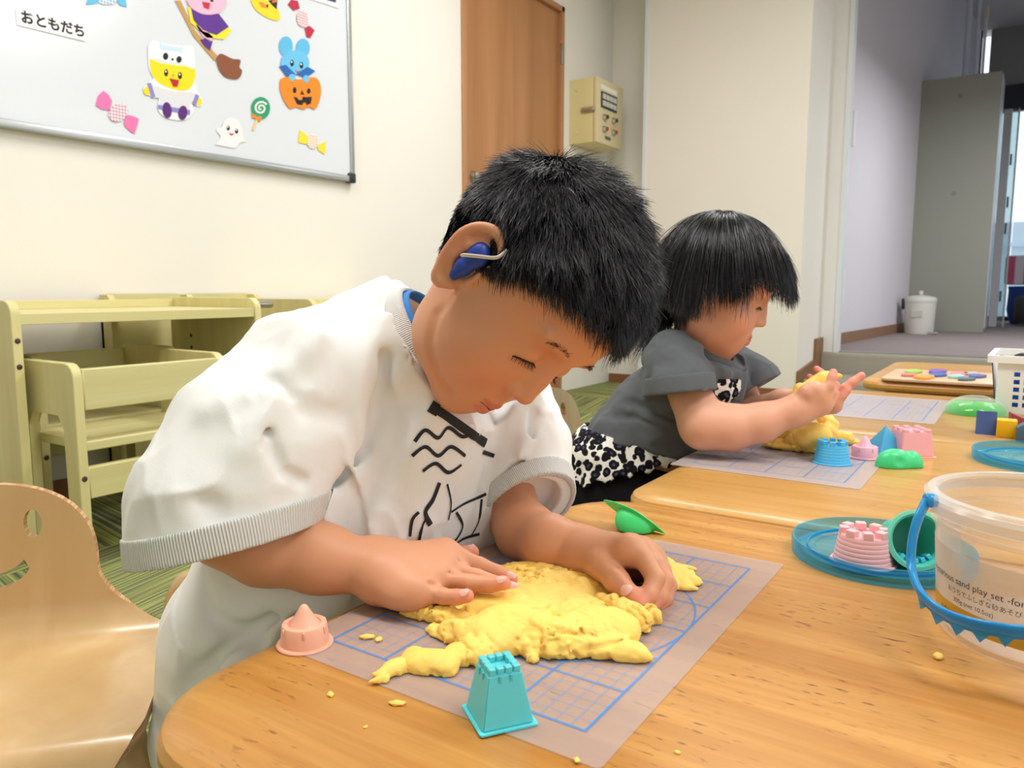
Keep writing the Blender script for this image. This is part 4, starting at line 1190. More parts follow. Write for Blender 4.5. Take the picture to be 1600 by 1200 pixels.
for pts, dep, wd in [([W(480, 520, .60), W(420, 620, .565), W(380, 700, .55)], -.004, .014),
                     ([W(640, 800, .645), W(650, 700, .64), W(670, 640, .65)], -.006, .012),
                     ([W(720, 800, .65), W(762, 720, .66), W(784, 650, .69)], -.008, .006), ([W(330, 640, .56), W(420, 600, .56), W(500, 520, .60)], -.004, .012), ([W(800, 740, .70), W(820, 690, .73)], -.006, .006)]:
    S.crease(pts, dep, wd)
V, Q = sdf_mesh(S, .0020, 5, margin=2.0)
shirt_m = cloth_mat('sweatshirt_cloth', '#efefec', 1100, .02)
shirt = under(np_obj('sweatshirt', V, Q, shirt_m, None, True), boy)
shirt['label'] = 'off-white sweatshirt with elbow-length sleeves'
rib_m = rib_mat('rib_knit', '#eeeeea')
def cuff(SL, width, name):
    Fs, Fi, c, n = SL
    Fc = Field()
    g = lambda P: np.maximum(np.maximum(Fs(P) - .0016, (P - c) @ n - .0015), np.maximum(-((P - c) @ n) - width, -(Fs(P) + .0042)))
    R_ = .085
    Fc.fn(g, c - n * width / 2, R_, .001)
    V, Q = sdf_mesh(Fc, .0016, 4, margin=1.4)
    a = unit(np.cross(n, [0.3, .2, 1])); b = np.cross(n, a); q = V - c
    ang = np.arctan2(q @ b, q @ a) * .062
    return under(np_obj(name, V, Q, rib_m, None, True, col=np.stack([ang + 1, ang * 0, ang * 0], 1)), boy)
cuff(RS, .021, 'cuff'); cuff(LS, .016, 'cuff')
ring = np.array([NC + NN * .003 + NA * math.cos(t) * .0665 + NB_ * math.sin(t) * .0585 for t in np.linspace(0, 2 * PI, 81)])
def band(name, path, w, t, mat, axis_pt, lift=0.):
    """flat knitted band that stands round the neck"""
    n = len(path); V = []; Fc = []; cc = np.mean(path, 0); nv = unit(axis_pt); acc_ = 0; col = []
    for i in range(n):
        tn = unit(path[(i + 1) % n] - path[i - 1]); out = unit(np.cross(tn, nv))
        if out @ (path[i] - cc) < 0: out = -out
        acc_ += np.linalg.norm(path[i] - path[i - 1]) if i else 0
        for (a_, b_) in ((-.5, 0), (-.3, .5), (.3, .5), (.5, 0), (.3, -.5), (-.3, -.5)):
            V.append(path[i] + (nv * a_ - out * a_ * .35) * w + out * b_ * t + nv * lift); col.append((acc_ + 1, 0, 0))
    for i in range(n - 1):
        for k in range(6): Fc.append((i * 6 + k, i * 6 + (k + 1) % 6, (i + 1) * 6 + (k + 1) % 6, (i + 1) * 6 + k))
    return under(np_obj(name, np.array(V), np.array(Fc), mat, None, True, col=np.array(col)), boy)
band('collar', ring, .021, .0060, rib_m, NN)
und = ring + (np.mean(ring, 0) - ring) * .10
o = band('undershirt', und, .016, .003, plain('undershirt_blue', '#2f7fd0', .8), NN, .006)
o['label'] = 'blue undershirt edge inside the collar'
# printed drawing on the chest: loose black brush strokes
ink = plain('print_ink', '#17171b', .7)
def stroke(pts, wpx, F, d0=.55, d1=.85, n=7):
    P2 = bez(pts, n); Vv = []; Fc = []
    hit = [shoot(F, x, y, d0, d1, .0009) for x, y in P2]
    ok = [i for i, h in enumerate(hit) if h is not None]
    if len(ok) < 2: return None
    for i in ok:
        a = P2[min(i + 1, len(P2) - 1)] - P2[max(i - 1, 0)]; a = a / (np.linalg.norm(a) + 1e-9); nrm = np.array([-a[1], a[0]])
        d = (hit[i] - CAM) @ FV; side = (RV * nrm[0] - UV * nrm[1]) * wpx * .68 * d / FPX
        g = grad(F, hit[i]); side = side - g * (side @ g)
        Vv += [hit[i] + side, hit[i] + g * .0003, hit[i] - side]
    for j in range(len(ok) - 1):
        for k in (0, 1): Fc.append((j * 3 + k, j * 3 + k + 1, j * 3 + 4 + k, j * 3 + 3 + k))
    return Vv, Fc
def print_on(strokes, name, F, parent, d0, d1, mat):
    V = []; Fc = []
    for pts, w in strokes:
        r = stroke(pts, w, F, d0, d1)
        if r is None: continue
        o_ = len(V); V += r[0]; Fc += [tuple(i + o_ for i in f) for f in r[1]]
    return under(mesh_obj(name, V, Fc, mat, None, True), parent)
drum = [([(678, 638), (700, 652), (740, 680), (758, 692)], 11), ([(672, 634), (684, 642)], 15),
        ([(648, 690), (664, 672), (684, 684), (700, 668), (722, 682), (738, 676)], 4.5), ([(644, 712), (664, 698), (684, 712), (704, 698), (726, 712)], 4.5),
        ([(660, 736), (680, 724), (700, 738), (720, 726)], 4.5), ([(686, 754), (676, 780), (664, 800), (672, 820)], 8), ([(698, 756), (704, 786), (700, 812)], 3.5),
        ([(704, 800), (726, 786), (760, 772)], 3.5), ([(712, 800), (722, 822), (708, 846), (690, 842)], 4.5),
        ([(640, 838), (644, 812), (654, 800)], 4), ([(654, 846), (660, 820), (668, 806)], 4), ([(700, 860), (722, 842), (748, 834)], 4), ([(752, 780), (748, 812), (736, 836)], 3), ([(754, 706), (772, 712)], 5)]
o = print_on(drum, 'chest_print', S, boy, .6, .80, ink)
o['label'] = 'black line drawing printed on the sweatshirt'

# face details
dark = plain('lash_black', '#1b1210', .6)
def face_stroke(pts, wid, H, c, M, sc, mat, name, parent, taper=True, lift=.0004):
    """thin tapered line lying on the face; pts are (x,z) in head space"""
    P2 = bez(pts, 5); Vv = []; Fc = []; n = len(P2)
    for i, (x, z) in enumerate(P2):
        ys = np.linspace(.12, .03, 160); q = np.stack([np.full(160, x), ys, np.full(160, z)], 1); d = H(q)
        j = np.argmax(d < 0); y = ys[j]
        a = P2[min(i + 1, n - 1)] - P2[max(i - 1, 0)]; a /= np.linalg.norm(a) + 1e-9
        w = wid * (math.sin(PI * (i + .6) / (n + .2)) ** .6 if taper else 1)
        for s_ in (1, 0, -1):
            Vv.append(c + (np.array([x - a[1] * w * s_ * .5, y + lift + (.0005 if s_ == 0 else 0), z + a[0] * w * s_ * .5]) * sc) @ M)
    for j in range(n - 1):
        for k in (0, 1): Fc.append((j * 3 + k, j * 3 + k + 1, j * 3 + 4 + k, j * 3 + 3 + k))
    return under(mesh_obj(name, Vv, Fc, mat, None, True), parent)
def face_details(H, c, M, sc, parent, brow=True):
    for s_ in (-1, 1):
        face_stroke([(s_ * .0150, -.0120), (s_ * .022, -.0108), (s_ * .030, -.0118), (s_ * .0385, -.0150), (s_ * .0420, -.0175)], .0026, H, c, M, sc, dark, 'eyelash_line', parent)
    # lashes and brows as fine hairs
    for s_ in (-1, 1):
        n = 26; t = np.linspace(0, 1, n); x = s_ * (.017 + .024 * t); z = -.0118 - .005 * t * t
        y = np.array([np.linspace(.12, .03, 160)[np.argmax(H(np.stack([np.full(160, a), np.linspace(.12, .03, 160), np.full(160, b)], 1)) < 0)] for a, b in zip(x, z)])
        R_ = c + (np.stack([x, y, z], 1) * sc) @ M; Dd = (np.stack([s_ * (.1 + .7 * t), np.full(n, .75), np.full(n, -.5)], 1)) @ M
        strands('eyelashes', R_, Dd, .0058 * sc, 3, 0, 1, .00022, lambda P: P, dark, None, rng, .05)
        under(bpy.context.scene.objects[-1] if False else COL.objects[-1], parent)
        n = 95; t = rng.random(n); x = s_ * (.013 + .030 * t); z = .0135 + .0065 * np.sin(t * 2.3) - .004 * t + rng.normal(size=n) * .0012
        ys = np.linspace(.12, .03, 160)
        y = np.array([ys[np.argmax(H(np.stack([np.full(160, a), ys, np.full(160, b)], 1)) < 0)] for a, b in zip(x, z)]) - .0004
        R_ = c + (np.stack([x, y, z], 1) * sc) @ M; Dd = (np.stack([s_ * (.4 + .6 * t), np.full(n, .12), .45 - .6 * t], 1)) @ M
        strands('eyebrow', R_, Dd, .006 * sc, 3, 0, 1, .00020, lambda P: P, brow_m, None, rng, .08)
        under(COL.objects[-1], parent)
brow_m = plain('brow_hair', '#3a241a', .7)
face_details(hf, HB, MB, HS_B, boy)
mouth_m = plain('mouth_line', '#8c3a3c', .6)
face_stroke([(-.015, -.0655), (-.006, -.0650), (0, -.0662), (.006, -.0650), (.015, -.0655)], .0016, hf, HB, MB, HS_B, mouth_m, 'mouth_line', boy)

# scalp cap and hair
def scalp(H, c, M, sc, mask, thick, mat, parent, name='hair_cap'):
    Fc = Field()
    def g(P):
        q = ((P - c) @ M.T) / sc
        d = H_cr(q) * sc - thick
        return np.maximum(d, mask(q) * sc)
    H_cr = Field()
    for op in H.ops[:3]: H_cr.ops.append(op)
    H_cr.lo = np.full(3, -.13); H_cr.hi = np.full(3, .13)
    Fc.fn(g, c, .125 * sc, .001)
    V, Q = sdf_mesh(Fc, .003, 4, margin=1.5)
    return under(np_obj(name, V, Q, mat, None, True), parent), H_cr
def mask_boy(q):
    """negative where hair grows (head space)"""
    x, y, z = q[:, 0], q[:, 1], q[:, 2]
    ax = np.abs(x)
    front = .050 - .35 * np.maximum(ax - .03, 0) - z + 0 * x            # forehead hairline
    side = -.002 - z + np.where(y > .012, (y - .012) * .95, 0)           # temple
    back = -.062 - z
    t1 = np.clip((y - .028) / .030, 0, 1); t2 = np.clip((-.022 - y) / .02, 0, 1)
    m = side * (1 - t1) + front * t1
    return m * (1 - t2) + back * t2
hair_b = hair_mat('boy_hair', '#16161b', .34)
capm = plain('scalp_dark', '#08080a', 1., 0.)
cap, HcB = scalp(hf, HB, MB, HS_B, mask_boy, .0045, capm, boy)
def sample_head(Hc, mask, n, rng_, soft=.004, thick=.002):
    D = rng_.normal(size=(n * 3, 3)); D /= np.linalg.norm(D, axis=1)[:, None]
    lo = np.zeros(len(D)) + .02; hi = np.zeros(len(D)) + .14; c0 = np.array([0, -.005, .02])
    for _ in range(16):
        m = (lo + hi) / 2; d = Hc(c0 + D * m[:, None]); lo = np.where(d < 0, m, lo); hi = np.where(d < 0, hi, m)
    P = c0 + D * lo[:, None]
    ok = mask(P) + rng_.normal(size=len(P)) * soft < 0
    P = P[ok][:n]; e = .001
    g = np.stack([Hc(P + e * v) - Hc(P - e * v) for v in I3], 1); g /= np.linalg.norm(g, axis=1)[:, None]
    return P + g * thick, g
def collider(Hc, c, M, sc, off):
    def f(P):
        q = ((P - c) @ M.T) / sc; d = Hc(q) - off; m = d < 0
        if m.any():
            e = .0015; qm = q[m]
            g = np.stack([Hc(qm + e * v) - Hc(qm - e * v) for v in I3], 1); g /= np.linalg.norm(g, axis=1)[:, None] + 1e-9
            q[m] = qm - g * d[m][:, None]
            P = c + (q * sc) @ M
        return P
    return f
R_, G_ = sample_head(HcB, mask_boy, 42000, rng)
whorl = np.array([-.012, -.072, .070]); tang = R_ - whorl; tang -= G_ * (tang * G_).sum(1)[:, None]; tang /= np.linalg.norm(tang, axis=1)[:, None] + 1e-9
clump = np.stack([vnoise(R_, 95, 21), vnoise(R_, 95, 22), vnoise(R_, 95, 23)], 1)
low = np.clip((R_[:, 2] + .0) / .05, 0, 1) * np.where(R_[:, 1] < -.02, np.clip((R_[:, 2] + .06) / .08, .25, 1), 1)
Dl = tang * 1.0 + G_ * (.22 + .16 * low)[:, None] + clump * .42 + rng.normal(size=R_.shape) * .10
frt = np.clip((R_[:, 1] - .045) / .02, 0, 1)
Ln = (.009 + .017 * low - .008 * frt) * (rng.random(len(R_)) * .6 + .6)
strands('hair', HB + (R_ * HS_B) @ MB, Dl @ MB, Ln, 4, .08, 1.0, .00026, collider(HcB, HB, MB, HS_B, .003), hair_b, None, rng, .05)
under(COL.objects[-1], boy)['label'] = 'short black hair'

# hearing aid: blue mould in the ear, clear tube, case behind the ear
blue_m = plastic('ear_mould_blue', '#1d3f9c', .42, .0)
Fm = Field()
e_ = lambda u, v, w: toB((-(.0695 + w), .006 - u, -.008 + v))
Fm.cone(e_(.004, .012, .009), e_(.001, -.006, .008), .0062, .0062, .004)
Fm.cone(e_(.001, -.006, .009), e_(-.001, -.015, .009), .0065, .0040, .004)
Fm.ell(e_(.002, .008, .009), (.009, .008, .009), k=.004)
V, Q = sdf_mesh(Fm, .0010, 5)
o = under(np_obj('hearing_aid_mould', V, Q, blue_m, None, True), boy); o['label'] = 'bright blue hearing aid mould in the ear'
tube_m = clear('hearing_tube', '#e8e0d0', .45, '#f2e8da', .15)
tp = bez([e_(.003, .0, .020), e_(-.001, .004, .024), e_(-.006, .012, .021), e_(-.0105, .022, .014), e_(-.006, .030, .008)], 6)
under(tube('hearing_aid_tube', tp, .0014, tube_m), boy)
under(tube('hearing_aid_case', bez([e_(-.008, .030, .002), e_(.004, .036, .003), (e_(.014, .033, .001)), e_(.024, .022, -.002), e_(.028, .008, -.004)], 6), .0048, plain('aid_case', '#1d2430', .4)), boy)
# ------------------------------------------------------------------ the girl
girl = thing('person', 'black-haired girl in a grey T-shirt and leopard skirt kneading clay at the second table', 'person', (-.12, .85, 0))
HG = W(1120, 441, 1.17); MG = head_frame(camdir(.36, .90, .20), camdir(.85, -.38, .22)); SG = .95
hg = head_field(True)
def toG(p): return HG + (np.asarray(p, float) * SG) @ MG
G = Field()
put_head(G, hg, HG, MG, SG, .015)
G.cone(W(1078, 560, 1.21), W(1100, 500, 1.185), .036, .038, .03)
G.cone(W(1092, 588, 1.21), W(1030, 680, 1.25), .050, .060, .02)
G.cone(W(1030, 680, 1.25), W(965, 770, 1.27), .075, .085, .03)
G.chain([(W(1060, 580, 1.165), .029), (W(1100, 664, 1.115), .0345)], k=.02)
G.chain([(W(1100, 664, 1.115), .0345), (W(1140, 668, 1.105), .0320), (W(1190, 660, 1.095), .0265), (W(1240, 641, 1.085), .0200)], k=.012)
G.cone(W(1240, 641, 1.085), W(1274, 616, 1.078), .0175, .0170, .012); G.cone(W(1245, 650, 1.085), W(1284, 632, 1.08), .0145, .0150, .012)
G.chain([(W(1262, 612, 1.07), .0120), (W(1270, 607, 1.068), .0105)], k=.008)
nf = [[(W(1284, 618, 1.072), .0095), (W(1296, 603, 1.066), .0068), (W(1300, 590, 1.066), .0062), (W(1302, 582, 1.068), .0056)],
      [(W(1286, 626, 1.078), .0095), (W(1300, 614, 1.075), .0068), (W(1306, 602, 1.078), .0060)],
      [(W(1284, 634, 1.084), .0090), (W(1298, 626, 1.085), .0066), (W(1306, 616, 1.09), .0058)],
      [(W(1278, 641, 1.088), .0085), (W(1290, 637, 1.09), .0062), (W(1299, 630, 1.094), .0055)]]
for ch in nf: G.chain(ch, k=.003, k0=.008)
G.chain([(W(1140, 575, 1.33), .032), (W(1168, 650, 1.26), .030), (W(1225, 632, 1.19), .0225), (W(1258, 628, 1.155), .0180)], k=.014)
G.cone(W(1258, 628, 1.155), W(1296, 622, 1.125), .0165, .0150, .012); G.cone(W(1262, 636, 1.15), W(1302, 634, 1.12), .0140, .0125, .012)
ff = [[(W(1302, 620, 1.118), .0090), (W(1318, 608, 1.112), .0070), (W(1333, 597, 1.108), .0064), (W(1346, 587, 1.106), .0057)],
      [(W(1296, 612, 1.128), .0080), (W(1291, 596, 1.135), .0065), (W(1284, 584, 1.138), .0060), (W(1276, 577, 1.14), .0055)],
      [(W(1284, 610, 1.135), .0078), (W(1276, 600, 1.142), .0060), (W(1270, 593, 1.145), .0056), (W(1265, 589, 1.147), .0052)],
      [(W(1304, 628, 1.114), .0085), (W(1316, 618, 1.108), .0062), (W(1324, 610, 1.106), .0055)]]
for ch in ff: G.chain(ch, k=.003, k0=.008)
# folded legs under the skirt
G.chain([(W(965, 770, 1.27), .075), (W(1066, 812, 1.175), .045), (W(1100, 900, 1.15), .036), (W(1100, 985, 1.17), .025)], k=.03)
V, Q = sdf_mesh(G, .0026, 5)
SKIN_G = '#e0a98c'
lg_ = lambda x, y, z: toG((x, y, z))
marks = [(lg_(-.040, .058, -.042), .022, '#e08a78', .5, None), (lg_(0, .081, -.0612), np.array([.0150, .008, .0036]) * SG, '#cc5a60', -.8, MG), (lg_(0, .080, -.0712), np.array([.0125, .008, .0048]) * SG, '#d86a70', -.8, MG), (lg_(-.075, -.02, -.01), .02, '#e07a66', .3, None)]
for ch in nf + ff: marks.append((ch[-1][0], .012, '#ea8078', .7, None))
under(np_obj('body', V, Q, skin_mat('girl_skin', SKIN_G, '#e58a78'), None, True, col=paint(V, SKIN_G, marks)), girl)
face_details(hg, HG, MG, SG, girl)
face_stroke([(-.0145, -.0655), (-.006, -.0650), (0, -.0662), (.006, -.0650), (.0145, -.0655)], .0016, hg, HG, MG, SG, mouth_m, 'mouth_line', girl)

T = Field()
T.chain([(W(1090, 592, 1.215), .066), (W(1042, 655, 1.24), .082), (W(1000, 700, 1.25), .088)], k=.03)
T.cone(W(1062, 566, 1.165), W(1090, 590, 1.215), .048, .062, .03); T.cone(W(1090, 585, 1.22), W(1138, 580, 1.32), .055, .040, .03)
TC = W(1102, 546, 1.195); TNn = unit(camdir(.42, .82, .36)); TA = unit(np.cross(TNn, UV)); TB = np.cross(TNn, TA)
T.cone(W(1085, 590, 1.215), TC - TNn * .004, .064, .060, .02)
GS1 = sleeve([(W(1056, 566, 1.158), .047), (W(1061, 606, 1.135), .0465), (W(1064, 640, 1.125), .0465)], W(1067, 612, 1.133), camdir(.10, -.98, .05), [(W(1063, 590, 1.14), .043), (W(1072, 640, 1.125), .049)])
GS2 = sleeve([(W(1140, 575, 1.31), .042), (W(1176, 600, 1.27), .040), (W(1188, 630, 1.25), .040)], W(1182, 603, 1.265), camdir(.45, -.85, .2), [(W(1176, 595, 1.27), .034), (W(1190, 630, 1.25), .040)])
T.fn(sleeve_fn(GS1), W(1064, 590, 1.14), .09, .012); T.fn(sleeve_fn(GS2), W(1165, 595, 1.28), .09, .012)
def gtop(P):
    q = P - TC; return np.maximum(-(q @ TNn), np.sqrt((q @ TA) ** 2 + (q @ TB) ** 2) - .070)
def ghole(P):
    q = P - TC; return np.maximum(-(q @ TNn) - .012, np.sqrt((q @ TA) ** 2 + (q @ TB) ** 2) - .0420)
T.fn(gtop, TC + TNn * .03, .08, .003, '-'); T.fn(ghole, TC, .08, .003, '-')
hemn = unit(camdir(-.20, -.97, -.1)); hemc = W(1000, 690, 1.25)
T.fn(lambda P: (P - hemc) @ hemn, hemc, .3, .004, '&')
def gfold(P, d):
    q = P + .012 * np.stack([vnoise(P, 18, 13), vnoise(P, 18, 15), vnoise(P, 18, 19)], 1)
    return -(.0028 * (1 - np.abs(vnoise(q * np.array([1, 1, 1.6]), 24, 41)) * 2) + .0010 * (1 - np.abs(vnoise(q, 55, 42)) * 2))
T.disp(gfold)
for pts, dep, wd in [([W(1008, 560, 1.12), W(1014, 610, 1.12), W(1030, 640, 1.13)], .010, .008), ([W(975, 625, 1.19), W(1010, 640, 1.17), W(1060, 655, 1.15)], .007, .006),
                     ([W(960, 650, 1.19), W(1000, 655, 1.17), W(1050, 675, 1.15)], .005, .006), ([W(1120, 570, 1.13), W(1130, 600, 1.13), W(1128, 640, 1.14)], .006, .007), ([W(1150, 575, 1.15), W(1150, 610, 1.15), W(1145, 640, 1.16)], .006, .006)]:
    T.crease(pts, dep, wd)
V, Q = sdf_mesh(T, .0028, 5, margin=1.8)
grey_c = cloth_mat('grey_jersey', '#5d6165', 900, .06, .9, .1)
o = under(np_obj('tshirt', V, Q, grey_c, None, True), girl); o['label'] = 'grey short-sleeved T-shirt with rolled cuffs'
def plain_band(name, SL, width, mat):
    Fs, Fi, c, n = SL; Fc = Field()
    Fc.fn(lambda P: np.maximum(np.maximum(Fs(P) - .0026, (P - c) @ n - .002), np.maximum(-((P - c) @ n) - width, -(Fs(P) + .004))), c, .075, .001)
    V, Q = sdf_mesh(Fc, .0022, 4, margin=1.5); return under(np_obj(name, V, Q, mat, None, True), girl)
plain_band('cuff', GS1, .024, grey_c); plain_band('cuff', GS2, .020, grey_c)
gr = np.array([TC + TNn * .002 + TA * math.cos(t) * .0480 + TB * math.sin(t) * .0480 for t in np.linspace(0, 2 * PI, 61)])
o = band('collar', gr, .014, .004, grey_c, TNn); under(o, girl)
# leopard print: skirt and heart
lp = NT('leopard_print'); v = lp.coord('Object'); 
wv = lp.new('TexNoise'); wv.inputs['Scale'].default_value = 45; lp.link(v, wv.inputs['Vector'])
vm = lp.new('VectorMath', operation='SCALE'); lp.link(wv.outputs['Color'], vm.inputs[0]); vm.inputs['Scale'].default_value = .014
va = lp.new('VectorMath', operation='ADD'); lp.link(v, va.inputs[0]); lp.link(vm.outputs[0], va.inputs[1])
vo = lp.new('TexVoronoi', feature='F1'); vo.inputs['Scale'].default_value = 80; lp.link(va.outputs[0], vo.inputs['Vector'])
nn_ = lp.noise(v, 150, 2); dd = lp.math('ADD', vo.outputs['Distance'], lp.math('MULTIPLY', nn_, .16))
lp.link(lp.ramp(dd, [(.27, srgb('#4a4568')), (.34, srgb('#121016')), (.66, srgb('#121016')), (.69, srgb('#efece4'))]), lp.b.inputs['Base Color']); lp.set(Roughness=.85, Specular_IOR_Level=.2); lp = lp.m
K_ = Field()
K_.chain([(W(1008, 694, 1.25), .088), (W(980, 735, 1.262), .102), (W(975, 790, 1.265), .106)], k=.02)
bn = unit(camdir(.235, -.95, .1)); bc_ = W(985, 742, 1.19)
tn_ = unit(camdir(-.20, -.97, -.1)); tc_ = W(1000, 683, 1.25)
def ruffle(P, d):
    q = P - W(985, 740, 1.26); a = np.arctan2(q @ FV, q @ RV); h_ = np.clip((q @ -UV) / .05 + .6, 0, 1.2)
    return .0045 * h_ * np.sin(a * 24 + 3 * vnoise(P, 12, 5)) + .003 * vnoise(P, 35, 77)
K_.disp(ruffle)
K2 = Field(); K2.fn(lambda P: np.maximum(np.maximum(K_(P), (P - bc_) @ bn + .004 * np.sin(((P - bc_) @ RV) * 210)), np.maximum(-((P - tc_) @ tn_), -(K_(P) + .006))), W(980, 735, 1.26), .15, .001)
V, Q = sdf_mesh(K2, .0028, 4, margin=1.6)
o = under(np_obj('skirt', V, Q, lp, None, True), girl); o['label'] = 'black and white leopard-print skirt'
Lg = Field(); Lg.chain([(W(972, 745, 1.265), .092), (W(968, 785, 1.262), .088), (W(1066, 814, 1.175), .052), (W(1100, 900, 1.15), .044), (W(1100, 985, 1.17), .032)], k=.04)
V, Q = sdf_mesh(Lg, .005, 4); under(np_obj('leggings', V, Q, plain('leggings_black', '#101013', .9, .2), None, True), girl)
# heart patch
Vv = []; idx = {}; Fc = []
for i, x in enumerate(np.arange(1112, 1158, 1.6)):
    for j, y in enumerate(np.arange(592, 646, 1.6)):
        u = (x - 1135) / 20.5; w_ = -(y - 612) / 22; 
        if (u * u + w_ * w_ - 1) ** 3 - u * u * w_ ** 3 > 0: continue
        h_ = shoot(T, x, y, 1.05, 1.35, .0012)
        if h_ is None or (h_ - CAM) @ FV < 1.135: continue
        idx[(i, j)] = len(Vv); Vv.append(h_)
for (i, j), a in idx.items():
    q = [idx.get(k) for k in ((i, j), (i + 1, j), (i + 1, j + 1), (i, j + 1))]
    if None not in q: Fc.append(q)
if Fc: o = under(mesh_obj('heart_patch', Vv, Fc, lp, None, True), girl); o['label'] = 'leopard-print heart on the T-shirt'

# hair: smooth black bob with a fringe
def mask_girl(q):
    x, y, z = q[:, 0], q[:, 1], q[:, 2]
    t1 = np.clip((y - .020) / .03, 0, 1); t2 = np.clip((-.01 - y) / .03, 0, 1)
    m = (.012 - z + np.where(y > 0, y * .5, 0)) * (1 - t1) + (.048 - z) * t1
    return m * (1 - t2) + (-.060 - z) * t2
hair_g = hair_mat('girl_hair', '#100f13', .24)
capg, HcG = scalp(hg, HG, MG, SG, mask_girl, .004, capm, girl)
R_, G_ = sample_head(HcG, mask_girl, 15000, rng)
part = np.array([0.004, -.030, .098])
tg = R_ - part; tg -= G_ * (tg * G_).sum(1)[:, None]; tg /= np.linalg.norm(tg, axis=1)[:, None] + 1e-9
fr_ = np.clip((R_[:, 1] - .005) / .04, 0, 1)[:, None]
tg = tg * (1 - .5 * fr_) + np.array([0, .9, -.2]) * fr_ * .6
clump = np.stack([vnoise(R_, 70, 51), vnoise(R_, 70, 52), vnoise(R_, 70, 53)], 1)
Dl = tg + G_ * .12 + clump * .22
top_ = np.clip((R_[:, 2] + .02) / .09, 0, 1)
front = R_[:, 1] > .012
side_ = (np.abs(R_[:, 0]) > .035) & (R_[:, 1] > -.02)
Ln = np.where(front, .030 + .036 * top_, np.where(side_, .026 + .062 * top_, .045 + .080 * top_)) * (rng.random(len(R_)) * .35 + .75)
def colG(Hc):
    base = collider(Hc, HG, MG, SG, .0065)
    def f(P):
        P = base(P); q = ((P - HG) @ MG.T) / SG
        # keep clear of the face: a simple skull-shaped limit lower down
        d = hg(q) - .004; m = d < 0
        if m.any():
            e = .0015; qm = q[m]; g = np.stack([hg(qm + e * v) - hg(qm - e * v) for v in I3], 1); g /= np.linalg.norm(g, axis=1)[:, None] + 1e-9
            q[m] = qm - g * d[m][:, None]; P = HG + (q * SG) @ MG
        return P
    return f
strands('hair', HG + (R_ * SG) @ MG, Dl @ MG, Ln, 9, .20, 1.0, .00042, colG(HcG), hair_g, None, rng, .018, .3)
o = under(COL.objects[-1], girl); o['label'] = 'smooth black bobbed hair with a fringe'
# low tail behind the neck
n = 700; R2 = W(1046, 480, 1.20) + rng.normal(size=(n, 3)) * .008; D2 = np.tile(unit(camdir(-.55, -.75, .1)), (n, 1)) + rng.normal(size=(n, 3)) * .16
strands('hair_tail', R2, D2, .085 * (rng.random(n) * .4 + .7), 7, .05, 1.0, .00038, lambda P: P, hair_g, None, rng, .03, .3)
under(COL.objects[-1], girl)
# loose wisps over the temple
n = 60; R3 = toG((-.066, .030, .045)) + rng.normal(size=(n, 3)) * .004; D3 = np.tile(unit(np.array([-.25, .30, -1.]) @ MG), (n, 1)) + rng.normal(size=(n, 3)) * .10
strands('hair_wisp', R3, D3, .082 * (rng.random(n) * .4 + .7), 7, .02, 1.0, .00036, colG(HcG), hair_g, None, rng, .02, .3)
under(COL.objects[-1], girl)
# ------------------------------------------------------------------ toys on the tables
def put(o, x, y, z, rz=0.): o.location = (x, y, z); o.rotation_euler = (0, 0, rz); return o
def crenels(bm, r, n, w, d, z0, z1, sy=1., a0=0., rin=.62):
    for k in range(n):
        a = a0 + 2 * PI * k / n; c, s = math.cos(a), math.sin(a)
        vs = []
        for (u, v) in ((r * rin, -w / 2), (r, -w / 2), (r, w / 2), (r * rin, w / 2)):
            vs.append((u * c - v * s, (u * s + v * c) * sy))
        q = [bm.verts.new((x, y, z0)) for x, y in vs] + [bm.verts.new((x * .985, y * .985, z1)) for x, y in vs]
        for f in ((0, 1, 5, 4), (1, 2, 6, 5), (2, 3, 7, 6), (3, 0, 4, 7), (4, 5, 6, 7)): bm.faces.new([q[i] for i in f])
def round_castle(label, x, y, z, rz, col, r=.0215, h=.030, sy=1., n=8, group='round castle sand moulds', rim=True):
    t = thing('castle_mould', label, 'sand mould', (x, y, z), rz, group)
    prof = []
    if rim: prof += [(r * 1.10, 0), (r * 1.12, .0008), (r * 1.09, .0018), (r * 1.0, .002)]
    else: prof += [(r, 0)]
    m = 6
    for k in range(m):
        z0 = .002 + (h * .80 - .002) * k / m; z1 = .002 + (h * .80 - .002) * (k + 1) / m; rr = r * (1 - .17 * k / m)
        prof += [(rr, z0 + .0003), (rr * .992, z1 - .0006), (rr * .968, z1)]
    prof += [(r * .83, h * .82), (r * .55, h * .82), (r * .53, h * .76), (0, h * .76)]
    pm = plastic('mould_plastic', col, .38, .2)
    lathe('body', prof, pm, t, 44, sy=sy, smooth=40)
    bm = bmesh.new(); crenels(bm, r * .83, n, r * .34, 0, h * .81, h, sy)
    bmesh.ops.bevel(bm, geom=[e for e in bm.edges if not e.is_boundary], offset=.0005, segments=1, affect='EDGES')
    bm_obj('battlements', bm, pm, t)
    return t
LZ = TZ + .0062
round_castle('pale pink round castle mould standing on the near blue lid', .280, .3635, LZ - .003, .35, '#f4bcc0', .0245, .032, .95)
round_castle('sky-blue round castle mould on the girl\'s mat', .171, .777, TZ + .001, .2, '#4fb8e6', .0240, .032, .95)
